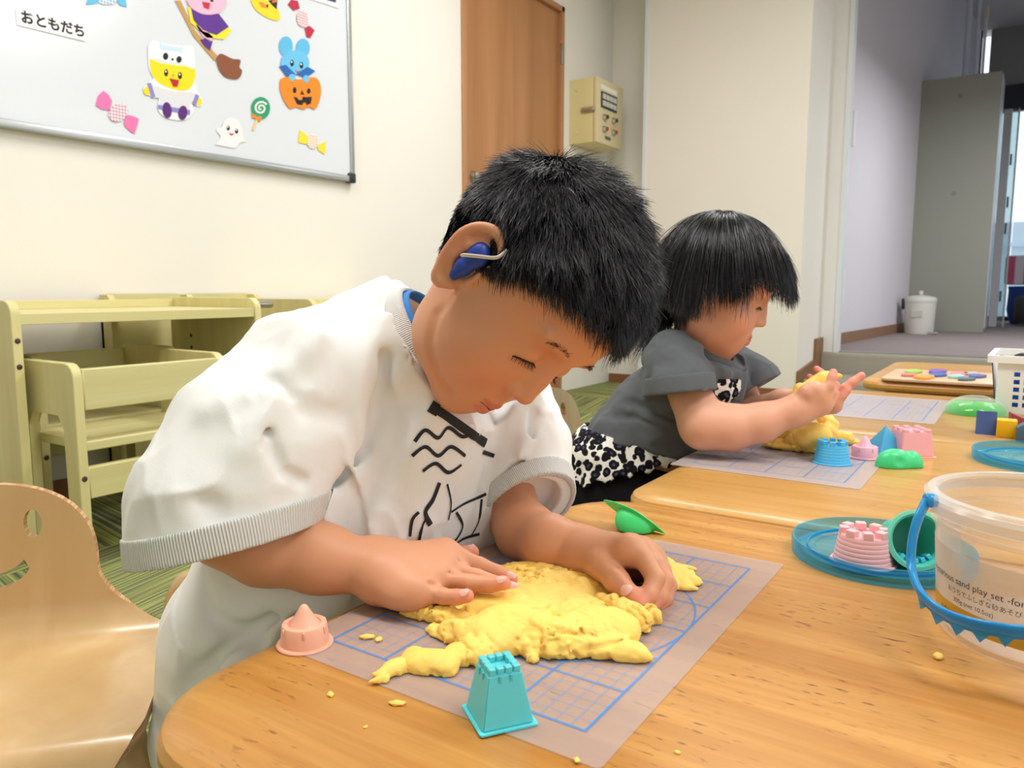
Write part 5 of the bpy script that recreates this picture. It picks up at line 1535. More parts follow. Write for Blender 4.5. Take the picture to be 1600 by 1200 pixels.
def tapered(bm, a, b, z0, z1, bev=0.):
    vs = [bm.verts.new((sx * a, sy * a, z0)) for sx, sy in ((-1, -1), (1, -1), (1, 1), (-1, 1))] + [bm.verts.new((sx * b, sy * b, z1)) for sx, sy in ((-1, -1), (1, -1), (1, 1), (-1, 1))]
    fs = [bm.faces.new([vs[i] for i in f]) for f in ((3, 2, 1, 0), (4, 5, 6, 7), (0, 1, 5, 4), (1, 2, 6, 5), (2, 3, 7, 6), (3, 0, 4, 7))]
    if bev: bmesh.ops.bevel(bm, geom=list(set(e for f in fs for e in f.edges)), offset=bev, segments=2, affect='EDGES')
# cyan square tower in front
cy_m = plastic('cyan_plastic', '#5fcfd6', .36, .2)
P1 = ON(724, 1110, 2, TZ); P2 = ON(748, 1152, 2, TZ); P3 = ON(838, 1132, 2, TZ)
mid = (np.array(P1) + np.array(P3)) / 2; e1 = np.array(P3) - np.array(P2); rz = math.atan2(e1[1], e1[0]); sz = .0205
tw = thing('tower_mould', 'turquoise square castle-tower mould at the front of the near mat', 'sand mould', (mid[0], mid[1], TZ + .001), rz); tw.scale = (.74, .74, .72)
bm = bmesh.new(); add_prism(bm, rrect(-sz * 1.13, -sz * 1.13, sz * 1.13, sz * 1.13, .002, 3), 0, .0016); bm_obj('rim', bm, plastic('cyan_rim', '#62dde6', .3, .2), tw)
bm = bmesh.new(); tapered(bm, sz, sz * .66, .0016, .0415, .0010)
bm_obj('body', bm, cy_m, tw, autosmooth=30)
bm = bmesh.new(); b = sz * .64
for i in range(4):
    for j in range(4):
        if i in (1, 2) and j in (1, 2): continue
        x0 = -b + i * b / 2; y0 = -b + j * b / 2; g = .0009
        add_box(bm, (x0 + g * .5, y0 + g * .5, .041), (x0 + b / 2 - g * .5, y0 + b / 2 - g * .5, .0465), .0007, 1)
bm_obj('battlements', bm, cy_m, tw, autosmooth=30)
bm = bmesh.new()
for sgn in (-1, 1):
    for k in (-.33, .33):
        for ax in (0, 1):
            w = .0009; q = [(k * b - w, sgn * sz * .70), (k * b + w, sgn * sz * .70), (k * b, sgn * sz * .725)]
            c = (k * b, sgn * sz * .685) if ax == 0 else (sgn * sz * .685, k * b)
            lo = (c[0] - .0009, c[1] - .0009, .0355); hi = (c[0] + .0009, c[1] + .0009, .041); add_box(bm, lo, hi)
bm_obj('arrow_slits', bm, plastic('cyan_dark', '#4cc4d4', .4, .1), tw)
# peach turret (cone on a drum)
def turret(label, x, y, z, rz, col, s=1., group='turret sand moulds with a pointed roof'):
    t = thing('turret_mould', label, 'sand mould', (x, y, z), rz, group); pm = plastic('turret_plastic', col, .34, .3)
    lathe('rim', [(0, 0), (.0235 * s, 0), (.0240 * s, .001), (.0232 * s, .002), (.0205 * s, .0022), (0, .0022)], pm, t, 44)
    lathe('drum', [(.0205 * s, .002), (.0188 * s, .0185 * s), (.0183 * s, .0192 * s), (.0140 * s, .0192 * s), (.0138 * s, .0180 * s), (0, .0180 * s)], pm, t, 44, smooth=40)
    lathe('roof', [(.0135 * s, .018 * s), (.0105 * s, .0215 * s), (.0055 * s, .0300 * s), (.0028 * s, .0345 * s), (.0012 * s, .0355 * s), (0, .0357 * s)], pm, t, 32, smooth=60)
    bm = bmesh.new()
    for k in range(6):
        a = 2 * PI * k / 6; bmx = Matrix.Translation((math.cos(a) * .0188 * s, math.sin(a) * .0188 * s, .0155 * s)) @ Matrix.Rotation(a, 4, 'Z')
        bb_ = bmesh.new(); add_box(bb_, (-.0012 * s, -.0010 * s, -.0035 * s), (.0014 * s, .0010 * s, .0030 * s), .0004, 1); me_ = bpy.data.meshes.new('x'); bb_.to_mesh(me_); bb_.free(); me_.transform(bmx); bm.from_mesh(me_); bpy.data.meshes.remove(me_)
    bm_obj('window_ribs', bm, pm, t, autosmooth=40)
    return t
p = ON(478, 1008, 2, TZ)
turret('peach turret mould on the table corner beside the boy', p[0] - .002, p[1] + .001, TZ, .3, '#f5b79c', .80)
turret('pink turret mould behind the girl\'s mat', .203, .838, TZ + .001, .3, '#f2b4ca', .88)
# pyramid
py_ = thing('pyramid_mould', 'blue stepped pyramid mould standing behind the pink turret', 'sand mould', (.2215, .893, TZ), .75)
bm = bmesh.new(); N_ = 11
for k in range(N_):
    a = .0235 * (1 - k / N_); b_ = .0235 * (1 - (k + .9) / N_); z0 = .0015 + k * .0036
    tapered(bm, a, max(b_ * 1.03, .0006), z0, z0 + .0036)
bm_obj('body', bm, plastic('pyramid_blue', '#4aaede', .4, .15), py_)
bm = bmesh.new(); add_prism(bm, rrect(-.026, -.026, .026, .026, .002, 3), 0, .0016); bm_obj('rim', bm, plastic('pyramid_rim', '#4aaede', .4, .15), py_)
# pink square castle behind
pk = thing('tower_mould', 'pale pink square castle mould at the back of the second table', 'sand mould', (.2545, .903, TZ), .55)
pm = plastic('pink_plastic', '#f2b2bc', .38, .2)
bm = bmesh.new(); tapered(bm, .0235, .0200, .0016, .037, .001); bm_obj('body', bm, pm, pk, autosmooth=30)
bm = bmesh.new(); add_prism(bm, rrect(-.0268, -.0268, .0268, .0268, .003, 3), 0, .0016); bm_obj('rim', bm, plastic('peach_rim', '#f6c0a8', .4, .2), pk)
bm = bmesh.new(); b = .0195
for i in range(5):
    for j in range(5):
        if i in (1, 2, 3) and j in (1, 2, 3) or (i + j) % 2: continue
        add_box(bm, (-b + i * b * .4, -b + j * b * .4, .0365), (-b + (i + 1) * b * .4, -b + (j + 1) * b * .4, .0405), .0006, 1)
bm_obj('battlements', bm, pm, pk, autosmooth=30)
# green car-shaped mould
gm = plastic('green_plastic', '#3fcf86', .33, .25)
F_ = Field(); 
F_.ell((-.006, 0, .003), (.0250, .0155, .0225), k=.01); F_.ell((.018, .004, .002), (.0165, .0150, .0200), k=.004)
F_.fn(lambda P: -P[:, 2], (0, 0, .02), .05, .0015, '&'); F_.ell((-.004, -.0200, .015), (.014, .0080, .013), k=.0015, op='-')
V, Q = sdf_mesh(F_, .0010, 5, pad=.006)
gc = ON(1403, 732, 2, TZ)
g1 = thing('car_mould', 'bright green rounded mould lying in front of the pink moulds', 'sand mould', (gc[0] - .001, gc[1] + .010, TZ), .56)
np_obj('body', V, Q, gm, g1)
# green boat mould leaning on its side near the boy's hand
g2 = thing('boat_mould', 'bright green boat-shaped mould lying on its side beyond the boy\'s hand', 'sand mould', (0, 0, 0))
gm2 = plastic('green_bright', '#44d878', .33, .25)
D0 = .765
A = W(943, 781, .80); Bq = W(1042, 836, .765)
ax_ = unit(Bq - A); nrm = unit(camdir(.45, .72, -.45)); nrm = unit(nrm - ax_ * (nrm @ ax_)); sd = np.cross(nrm, ax_)
L_ = np.linalg.norm(Bq - A); Mg = np.stack([ax_, sd, nrm])
cg = (A + Bq) / 2
F_ = Field()
def leafd(P):
    q = (P - cg) @ Mg.T
    u = q[:, 0] / (L_ / 2); w = .0165 * np.clip(1 - np.abs(u) ** 1.6, 0, 1) ** .8
    return np.maximum(np.maximum(np.abs(q[:, 1]) - w, np.abs(q[:, 2]) - .0009), (np.abs(q[:, 0]) - L_ / 2)) * .7
F_.fn(leafd, cg, L_ / 2, .001)
F_.ell(cg - nrm * .004 + ax_ * .003, (.0205, .0125, .0190), Mg, k=.003)
F_.fn(lambda P: (P - cg) @ nrm - .0006, cg, .06, .001, '&')
F_.fn(lambda P: TZ + .0008 - P[:, 2], cg, .06, .001, '&')
V, Q = sdf_mesh(F_, .0009, 5, pad=.006)
b_ = np_obj('body', V, Q, gm2); under(b_, g2)
# lids
lidm = clear('lid_blue', '#c2eaf7', .10, '#5cc0e6', .10)
def lid(label, x, y, r, z=TZ, rz=0):
    t = thing('bucket_lid', label, 'lid', (x, y, z), rz, 'translucent blue bucket lids')
    lathe('plate', [(0, .0040), (r * .42, .0040), (r * .43, .0056), (r * .46, .0056), (r * .48, .0040), (r * .72, .0040), (r * .74, .0055), (r * .90, .0058), (r * .92, .0020), (r * .955, .0012), (r * .96, .0), (r * .90, .0005), (r * .88, .0035), (r * .72, .0030), (0, .0030)][:9] , lidm, t, 72, smooth=30)
    lathe('rim_wall', [(r * .92, .0012), (r * .985, .0004), (r * .995, .002), (r * 1.0, .0140), (r * .992, .0155), (r * .972, .0155), (r * .966, .0145), (r * .965, .0040), (r * .93, .0030), (r * .92, .0012)], lidm, t, 72, smooth=30)
    lathe('inner_ring', [(r * .80, .0056), (r * .805, .0078), (r * .82, .0078), (r * .825, .0056)], clear('lid_blue_deep', '#9adcf6', .35, '#35a8e2', .12), t, 72, smooth=30)
    return t
lid('translucent blue lid holding the pink castle, left of the bucket', .290, .395, .0765)
lid('translucent blue lid cut by the right edge behind the bucket', .418, .943, .088)
# teal cup mould lying on the lid
tm = plastic('teal_plastic', '#4cc3ae', .35, .2)
cpos = W(1463, 845, .652)
cup = thing('cup_mould', 'teal castle cup mould lying on its side on the near blue lid', 'sand mould', (0, 0, 0))
ca = W(1400, 840, .705); cb = W(1452, 846, .640); axc = unit(cb - ca)
def lathe_dir(name, prof, base, axis, mat, parent, n=44, smooth=40):
    o = lathe(name, prof, mat, None, n, smooth=smooth); q = Vector(axis).to_track_quat('Z', 'Y'); 
    o.data.transform(Matrix.Translation(Vector(base)) @ q.to_matrix().to_4x4()); return under(o, parent)
lathe_dir('cup_shell', [(0, 0), (.0150, 0), (.0170, .001), (.0225, .042), (.0250, .0425), (.0252, .0440), (.0228, .0448), (.0208, .044), (.0155, .003), (0, .0025)], ca, axc, tm, cup)
lathe_dir('cup_rim', [(.0226, .0422), (.0256, .0424), (.0258, .0445), (.0226, .0450), (.0222, .044)], ca, axc, plastic('teal_rim', '#74dcc0', .3, .2), cup)
dn = unit(np.array([0, 0, -1.]) - axc * (np.array([0, 0, -1.]) @ axc)); sd2 = np.cross(axc, dn)
bm = bmesh.new()
for k in range(-2, 3):
    a = k * .33; dirv = dn * math.cos(a) + sd2 * math.sin(a)
    c = ca + axc * .034 + dirv * .0178; M4 = Matrix.Translation(Vector(c)) @ Matrix(((*axc[:1], dirv[0], np.cross(axc, dirv)[0], 0), (axc[1], dirv[1], np.cross(axc, dirv)[1], 0), (axc[2], dirv[2], np.cross(axc, dirv)[2], 0), (0, 0, 0, 1)))
    bb_ = bmesh.new(); add_box(bb_, (-.006, -.0020, -.0018), (.006, .0022, .0018), .0004, 1); me_ = bpy.data.meshes.new('x'); bb_.to_mesh(me_); bb_.free(); me_.transform(M4); bm.from_mesh(me_); bpy.data.meshes.remove(me_)
o = under(bm_obj('teeth', bm, plastic('teal_teeth', '#4fc8e8', .35, .2), autosmooth=30), cup)

# bucket
bk = thing('sand_bucket', 'clear plastic sand-play bucket with blue handle and printed lettering', 'bucket', (.412, .280, TZ))
clr = clear('bucket_clear', '#fbfaf8', .05, '#efece8', .14)
frost = clear('bucket_label_film', '#f4f1eb', .40, '#dcd8d0', .3)
gold = clear('bucket_gold_band', '#d9bc52', .72, '#c9a436', .3)
rb, rt, hb = .0665, .0735, .098
rr_ = lambda z: rb + (rt - rb) * z / hb
lathe('body', [(0, .0030), (rb * .90, .0030), (rb * .93, .0006), (rb * .97, 0), (rb, .0025)] + [(rr_(z), z) for z in np.linspace(.004, hb, 12)], clr, bk, 96, smooth=30)
lathe('inner_wall', [(0, .0048), (rb * .95, .0048), (rb - .0016, .007)] + [(rr_(z) - .0016, z) for z in (.02, .05, hb)], clr, bk, 96, smooth=30)
lathe('rim', [(rt - .0018, hb - .001), (rt + .004, hb - .004), (rt + .0045, hb - .010), (rt + .0065, hb - .010), (rt + .0070, hb), (rt + .0045, hb + .0028), (rt - .001, hb + .0030), (rt - .0022, hb + .001)], clear('bucket_rim', '#f8f8f8', .20, '#f4f4f2', .12), bk, 96, smooth=35)
lathe('step_ring', [(rt - .0006, hb - .020), (rt + .0012, hb - .019), (rt + .0012, hb - .0165), (rt - .0006, hb - .0155)], clr, bk, 96, smooth=35)
thc = math.atan2(CAM[1] - .280, CAM[0] - .412)
def drum(x, z, off=.0004):
    a = thc - .52 + x / .070; r = rr_(z) + off; return (r * math.cos(a), r * math.sin(a), z)
def wrap(name, x0, x1, z0f, z1f, m, off, n=90):
    V = []; Fc = []
    for k in range(n + 1):
        x = x0 + (x1 - x0) * k / n; V += [drum(x, z0f(x), off), drum(x, z1f(x), off)]
    for k in range(n): Fc.append((2 * k, 2 * k + 2, 2 * k + 3, 2 * k + 1))
    return mesh_obj(name, V, Fc, m, bk, True)
wrap('label_film', -.115, .19, lambda x: .0145, lambda x: .0655, frost, .0003)
wrap('gold_band', -.115, .19, lambda x: .0145, lambda x: .0275, gold, .0006)
tk = plain('label_print', '#3c3a44', .6)
def btext(s, x, z, size, sx=1., b=0.): return text_obj('lettering', s, size, tk, None, bk, b, sx, bend=lambda u, v: drum(x + u, z + v, .0009))
btext('mysterious sand play set -for Home-', -.0535, .0435, .0066, 1.02)
btext('おうちでふしぎな砂あそび', -.0300, .0365, .0045)
btext('すな', .0025, .0412, .0016)
btext('300g (net 10.5oz)', -.0240, .0305, .0044)
btext('にぎるとかたまります', -.0400, .0195, .0042, .95)
btext('WARNING', .0420, .0595, .0058, 1., .00012); btext('CHOKING HAZARD-Small parts', .0320, .0545, .0034, .85, .0001); btext('Not for children under 3 yrs', .0320, .0510, .0028, .9, .0001); btext('対象年齢3才以上', .0330, .0470, .0026)
btext('⚠', .0335, .0590, .0062)
def bline(pts, w=.0004):
    V = []; Fc = []
    for (x0, z0), (x1, z1) in pts:
        n = 8 if abs(x1 - x0) > abs(z1 - z0) else 1; i0 = len(V)
        for k in range(n + 1):
            x = x0 + (x1 - x0) * k / n; z = z0 + (z1 - z0) * k / n
            V += ([drum(x, z - w / 2, .0009), drum(x, z + w / 2, .0009)] if n > 1 else [drum(x - w / 2, z, .0009), drum(x + w / 2, z, .0009)])
        for k in range(n): Fc.append((i0 + 2 * k, i0 + 2 * k + 2, i0 + 2 * k + 3, i0 + 2 * k + 1))
    return mesh_obj('label_frame', V, Fc, tk, bk)
bline([((.0295, .0650), (.080, .0650)), ((.0295, .0450), (.080, .0450)), ((.0295, .0450), (.0295, .0650)), ((.0295, .0497), (.080, .0497))])
# the blue handle, swung down against the front
hm = clear('handle_blue', '#9adcf8', .50, '#2ba4e6', .16)
hub = drum(-.0555, .086, .006); 
hq = bez([W(1446, 786, .540), W(1433, 815, .533), W(1425, 850, .528), W(1424, 885, .522), W(1434, 918, .508), W(1455, 944, .494), W(1485, 963, .476), W(1520, 975, .462), W(1560, 983, .453), W(1600, 987, .449), W(1660, 985, .447), W(1740, 970, .452), W(1800, 930, .475), W(1840, 870, .51), W(1842, 800, .545)], 3)
hp = [tuple(p - np.array([.412, .280, TZ])) for p in hq]
hd = tube('handle', hp, [1.0] * len(hp), hm, bk, 12, True, (.0026, .0055))
# sawtooth fringe hanging from the grip
V = []; Fc = []
for k, i in enumerate(range(12, 34)):
    p = np.array(hp[i]); z0 = p[2] - .001; dz = .0095 if k % 3 == 1 else .004
    for o_ in (0, .0016):
        q = p * np.array([1 - o_ / .08, 1 - o_ / .08, 1]); V += [(q[0], q[1], z0 + .003), (q[0], q[1], z0 - dz)]
for k in range(21):
    a = 4 * k; b2 = 4 * (k + 1)
    Fc += [(a, b2, b2 + 1, a + 1), (a + 2, a + 3, b2 + 3, b2 + 2), (a + 1, b2 + 1, b2 + 3, a + 3)]
o = mesh_obj('grip_fringe', V, Fc, hm, hd)
hb_ = np.array(hp[0]); 
for i_ in (0, -1):
    q = np.array(hp[i_]); d2 = q * np.array([1, 1, 0]); d2 /= np.linalg.norm(d2)
    o = lathe('pivot', [(0, -.006), (.0045, -.006), (.0050, -.002), (.0050, .001), (.004, .002), (0, .002)], hm, hd, 24)
    o.data.transform(Matrix.Translation(Vector((q[0], q[1], q[2] + .002)) - Vector(d2) * .001) @ Vector(d2).to_track_quat('Z', 'Y').to_matrix().to_4x4())
# slime dome
sl = thing('slime_dome', 'clear plastic dome of bright green slime beside the white basket', 'toy', (.312, 1.400, TZ))
gl = clear('slime_green', '#8cf09a', .75, '#22c23c', .08); dc = clear('dome_clear', '#fafaf6', .06, '#ffffff', .05)
def dome(r, h, n=10): return [(r * math.cos(a), h * math.sin(a)) for a in np.linspace(0, PI / 2, n)]
lathe('dome_shell', [(.057, 0), (.0585, .001)] + dome(.057, .036), dc, sl, 48, smooth=60)
lathe('slime', [(0, .001)] + [(a, b) for a, b in dome(.0545, .033) if b < .022] + [(.040, .0225), (0, .0232)], gl, sl, 48, smooth=60)
# toy blocks
def blk(name, label, pts, lo, hi, x, y, z, rz, m, ax=1):
    o = prism(name, pts, lo, hi, m, None, axis=ax, bevel=.0012, seg=2); o.location = (x, y, z); o.rotation_euler = (0, 0, rz)
    return tag(o, label, 'toy block', 'painted wooden toy blocks')
def wpaint(c): return plain('block_paint', c, .5, .4, var=.06)
q = ON(1525, 680, 2, TZ); q2 = ON(1552, 683, 2, TZ)
blk('triangular_block', 'dark blue triangular wooden block standing beside the green slime dome', [(-.020, 0), (.020, 0), (0, .0375)], 0, .030, .324, 1.165, TZ, .05, wpaint('#2c4279'), 0)
q = ON(1555, 683, 2, TZ); r2_ = ON(1582, 685, 2, TZ)
blk('cube_block', 'yellow wooden cube block between the dark blue and slate blocks', rrect(0, 0, .0285, .0285, .001, 1), 0, .0285, q[0] + .001, q[1] + .002, TZ, .05, wpaint('#e6b412'))
q = ON(1585, 690, 2, TZ)
blk('slate_block', 'slate blue wooden block at the right edge by the yellow cube', [(0, 0), (.05, 0), (.05, .030), (.012, .030), (0, .022)], 0, .030, q[0] + .002, q[1] + .003, TZ, .05, wpaint('#45657d'))
blk('red_block', 'dull red triangular block lying behind the yellow cube', [(0, 0), (.075, 0), (.0, .033)], 0, .026, .374, 1.196, TZ, .2, wpaint('#9c3f42'))
blk('blue_block', 'navy block lying just behind the slate block', rrect(0, 0, .05, .024, .001, 1), 0, .026, .416, 1.150, TZ, .1, wpaint('#2b3f7a'))
# white basket
bx, by = ON(1557, 646, 2, TZ)[:2]
bs = thing('storage_basket', 'white plastic basket of blocks at the right edge', 'basket', (bx - .004, by + .01, TZ), -.02)
wpl = plastic('basket_white', '#ecebea', .4, .2)
BL, BW2, BH = .30, .20, .112
bm = bmesh.new()
fl = .012
def wall_grid(bm, p0, p1, inward, rows, cols, u0, u1):
    """a leaning wall with real square holes"""
    p0 = Vector(p0); p1 = Vector(p1); d = (p1 - p0); Lw = d.length; d.normalize(); n_ = Vector(inward)
    us = [0.]; 
    hw = .010; pitch = .0165
    for c in range(cols): a = u0 + c * pitch; us += [a, a + hw]
    us.append(Lw)
    zs = [0.]
    for r in range(rows): a = .014 + r * .0150; zs += [a, a + .009]
    zs.append(BH)
    def pt(u, z, k):
        t = z / BH; return p0 + d * (u) + n_ * (k * .002) - n_ * (fl * t) + Vector((0, 0, z)) 
    vg = [[[bm.verts.new(pt(u, z, k)) for z in zs] for u in us] for k in (0, 1)]
    for i in range(len(us) - 1):
        for j in range(len(zs) - 1):
            hole = i % 2 == 1 and j % 2 == 1
            q = [(i, j), (i + 1, j), (i + 1, j + 1), (i, j + 1)]
            if not hole:
                bm.faces.new([vg[0][a][b] for a, b in q]); bm.faces.new([vg[1][a][b] for a, b in q][::-1])
            else:
                for m_ in range(4):
                    a, b = q[m_], q[(m_ + 1) % 4]; bm.faces.new((vg[0][a[0]][a[1]], vg[0][b[0]][b[1]], vg[1][b[0]][b[1]], vg[1][a[0]][a[1]]))
wall_grid(bm, (0, 0, 0), (BL, 0, 0), (0, 1, 0), 5, 15, .028, 0)
wall_grid(bm, (BL, BW2, 0), (0, BW2, 0), (0, -1, 0), 5, 15, .028, 0)
wall_grid(bm, (0, BW2, 0), (0, 0, 0), (1, 0, 0), 0, 0, 0, 0)
wall_grid(bm, (BL, 0, 0), (BL, BW2, 0), (-1, 0, 0), 5, 9, .028, 0)
add_box(bm, (0, 0, 0), (BL, BW2, .002))
bm_obj('basket_body', bm, wpl, bs, autosmooth=40)
out = rrect(-fl - .006, -fl - .006, BL + fl + .006, BW2 + fl + .006, .012, 4); inn = rrect(-fl + .004, -fl + .004, BL + fl - .004, BW2 + fl - .004, .009, 4)
prism('basket_rim', out, BH - .012, BH + .002, wpl, bs, axis=2, holes=(inn,), bevel=.0)
for k, (x, y, z, c, s_) in enumerate([(.03, .035, .004, '#1f6fd0', .045), (.03, .035, .052, '#1c4fa8', .045), (.10, .04, .004, '#2a66c8', .05), (.17, .05, .004, '#e0b020', .045), (.06, .12, .004, '#e6b412', .05), (.13, .13, .004, '#2c8f4a', .05), (.10, .04, .056, '#2a7ad8', .04)]):
    o = box('toy_block', (-s_ / 2, -s_ / 2, 0), (s_ / 2, s_ / 2, s_), wpaint(c), None, .002, 1)
    o.location = (bs.location[0] + x, bs.location[1] + y, TZ + z); tag(o, ['bright blue cube block low in the near left corner of the basket', 'deep blue cube block on top in the near left corner of the basket', 'blue cube block at the near side of the basket, second from the left', 'yellow cube block at the near side of the basket, third from the left', 'yellow cube block at the back left of the basket', 'green cube block at the back middle of the basket', 'light blue cube block stacked second from the left in the basket'][k], 'toy block', 'blocks inside the white basket')
tp_ = thing('black_ring', 'black ring-shaped toy lying on top in the white basket', 'toy', (bs.location[0] + .065, bs.location[1] + .055, TZ + BH - .016))
o = lathe('ring', [(.017, 0), (.040, 0), (.043, .004), (.040, .016), (.030, .020), (.020, .018), (.017, .012), (.017, 0)], plain('black_plastic', '#151517', .35), tp_, 40, smooth=50)
lathe('hub', [(0, .004), (.017, .004), (.017, .008), (.008, .010), (0, .010)], plain('hub_grey', '#55585c', .3), tp_, 24)
# puzzle board
ZP = T4Z
pb = [ON(*a, 2, ZP + .005) for a in ((1392, 592), (1408, 576), (1548, 585), (1547, 601))]
c0 = np.mean(pb, 0); pzl = thing('puzzle_board', 'beige wooden peg puzzle board on the farthest table', 'puzzle', (c0[0], c0[1], ZP))
w2 = .120; h2 = .135
o = prism('board', rrect(-w2, -h2, w2, h2, .015, 4), 0, .006, wood('puzzle_ply', '#cfb294', '#c4a584', '#d8bea2', axis=0, rough=.5), pzl, axis=2, bevel=.001)
def P4(px, py): q = ON(px, py, 2, ZP + .008); return (q[0] - c0[0], q[1] - c0[1])
for nm, c, px, py, rx, ry in [('green_piece', '#a4c860', 1427, 581, 13, 2.2), ('purple_piece', '#7a60b8', 1464, 581, 14, 2.2), ('blue_piece', '#4a6cab', 1464, 586.5, 14, 2), ('red_piece', '#d0827e', 1421, 586.5, 12, 1.6), ('orange_piece', '#f0a050', 1444, 590, 16, 2.2),
                             ('pink_piece', '#e6899c', 1497, 585, 14, 2.4), ('mint_piece', '#9ad0bc', 1494, 589, 13, 1.8), ('grey_piece', '#a8b0b0', 1518, 584.5, 12, 1.6), ('navy_piece', '#5a63a0', 1526, 588.5, 14, 1.8), ('slate_piece', '#5a7080', 1509, 593, 14, 1.6)]:
    pts = [P4(px + rx * math.cos(a) * (1 + .12 * math.sin(3 * a + rx)), py + ry * math.sin(a)) for a in np.linspace(0, 2 * PI, 22)[:-1]]
    cx_ = sum(p[0] for p in pts) / len(pts); cy_ = sum(p[1] for p in pts) / len(pts)
    o = prism('puzzle_piece', [(p[0] - cx_, p[1] - cy_) for p in pts], 0, .006, plain('piece_paint', c, .5), None, axis=2, bevel=.0008, seg=1)
    o.location = (c0[0] + cx_, c0[1] + cy_, ZP + .0062); tag(o, nm.split('_')[0] + ' wooden puzzle piece lying on the beige board', 'puzzle piece', 'puzzle pieces on the board')

# ------------------------------------------------------------------ yellow clay
def clay_mat_():
    t = NT('yellow_clay'); n = t.noise(t.coord(), 40, 3)
    t.link(t.mix(n, srgb('#fbcb5c'), srgb('#ffdd7c')), t.b.inputs['Base Color'])
    t.set(Roughness=.62, Specular_IOR_Level=.3, Subsurface_Weight=.15, Subsurface_Scale=.006)
    t.b.inputs['Subsurface Radius'].default_value = (1., .6, .2)
    n1 = t.noise(t.coord(), 260, 4, .6, .4); t.bump(n1, .35, .0010); return t.m
clm = clay_mat_()
def clay_noise(a1, a2, a3, seed):
    def f(P, d):
        w = P + .007 * np.stack([vnoise(P, 70, seed), vnoise(P, 70, seed + 1), vnoise(P, 70, seed + 2)], 1) + .003 * np.stack([vnoise(P, 210, seed + 8), vnoise(P, 210, seed + 9), vnoise(P, 210, seed + 10)], 1)
        r1 = 1 - np.abs(vnoise(w, 62, seed + 3)) * 2.4; r2 = 1 - np.abs(vnoise(w, 150, seed + 4)) * 2
        m = np.clip(vnoise(P, 26, seed + 7) * 1.6 + .62, .12, 1)
        low_ = np.clip((TZ + .009 - P[:, 2]) / .008, 0, 1)
        return a1 * vnoise(w, 45, seed + 5) + m * (a2 * np.maximum(r1, 0) ** 3 + a3 * np.maximum(r2, 0) ** 2 + .5 * a3 * vnoise(w, 300, seed + 6)) + low_ * (.0024 * vnoise(w, 120, seed + 12) + .0010 * vnoise(w, 300, seed + 13))
    return f
def clay(label, blobs, z0, h, a=(.0022, .0022, .0012), seed=3, k=.006, extra=None, cracks=()):
    F_ = Field()
    for (px, py, dz, rx, ry, rz_, ang) in blobs:
        c = ON(px, py, 2, z0 + dz); ca_, sa_ = math.cos(ang), math.sin(ang)
        F_.ell(c, (rx, ry, rz_), np.array([[ca_, sa_, 0], [-sa_, ca_, 0], [0, 0, 1]]), k)
    if extra: extra(F_)
    F_.disp(clay_noise(*a, seed))
    for pts, dep, wd in cracks: F_.crease([ON(x, y, 2, z0 + zz_) for x, y, zz_ in pts], dep, wd)
    base = z0 + .0002
    G = Field(); G.lo = F_.lo; G.hi = F_.hi
    class _: pass
    def fn(P, lo=None, hi=None): return np.maximum(F_(P, lo, hi), base - P[:, 2])
    fn_obj = fn; 
    class FF:
        lo = F_.lo; hi = F_.hi
        def __call__(s, P, lo=None, hi=None): return fn(P, lo, hi)
    V, Q = sdf_mesh(FF(), h, 5, pad=.008)
    o = np_obj('clay_lump', V, Q, clm)
    return tag(o, label, 'clay')
cz_ = TZ + .001
big = [(850, 905, .004, .046, .030, .012, .2), (905, 920, .004, .050, .036, .012, .3), (820, 940, .004, .040, .030, .013, .2), (880, 960, .005, .048, .030, .014, .2), (760, 945, .003, .030, .018, .010, .3),
       (800, 985, .005, .030, .022, .016, .2), (850, 1000, .005, .026, .018, .014, .1), (770, 1000, .005, .022, .018, .014, .4), (730, 990, .004, .018, .014, .010, .2), (700, 965, .003, .022, .009, .008, .3), (665, 962, .002, .022, .006, .006, .25),
       (740, 1020, .004, .013, .013, .010, .0), (935, 985, .008, .030, .019, .014, .35), (900, 1000, .006, .020, .016, .012, .3), (960, 980, .008, .020, .015, .012, .3), (925, 1010, .004, .030, .010, .009, .15), (965, 1015, .003, .024, .009, .008, .1), (890, 1018, .003, .010, .008, .007, 0), (860, 1020, .003, .007, .010, .008, .2), (835, 1026, .002, .006, .010, .006, .4),
       (825, 1012, .004, .016, .011, .009, .2), (985, 960, .003, .020, .012, .010, .3), (690, 985, .002, .012, .006, .006, .3), (880, 885, .004, .024, .014, .010, .1), (800, 905, .004, .022, .016, .011, .2)]
clay('big torn sheet of yellow clay under the boy\'s hands', big, cz_, .00125, (.0028, .0036, .0018), 3,
     cracks=[([(950, 990, .02), (905, 985, .018), (880, 995, .015)], .003, .0016), ([(1000, 1000, .008), (950, 1008, .01), (905, 1016, .008)], .004, .0018), ([(820, 955, .014), (870, 950, .015), (930, 948, .014)], .0022, .0014), ([(760, 975, .012), (800, 968, .014), (850, 975, .015)], .002, .0014)])
clay('curled yellow clay piece between the boy\'s left thumb and the mat', [(955, 942, .012, .010, .007, .007, .6), (975, 955, .012, .014, .009, .009, .5), (995, 968, .008, .012, .010, .010, .5), (1000, 950, .010, .010, .009, .009, .4), (1018, 962, .005, .009, .007, .009, .3), (940, 938, .010, .006, .006, .006, 0)], cz_, .0009, (.0018, .0026, .0012), 11, .003,
     cracks=[([(950, 950, .02), (975, 962, .02), (1000, 975, .016)], .002, .0012)])
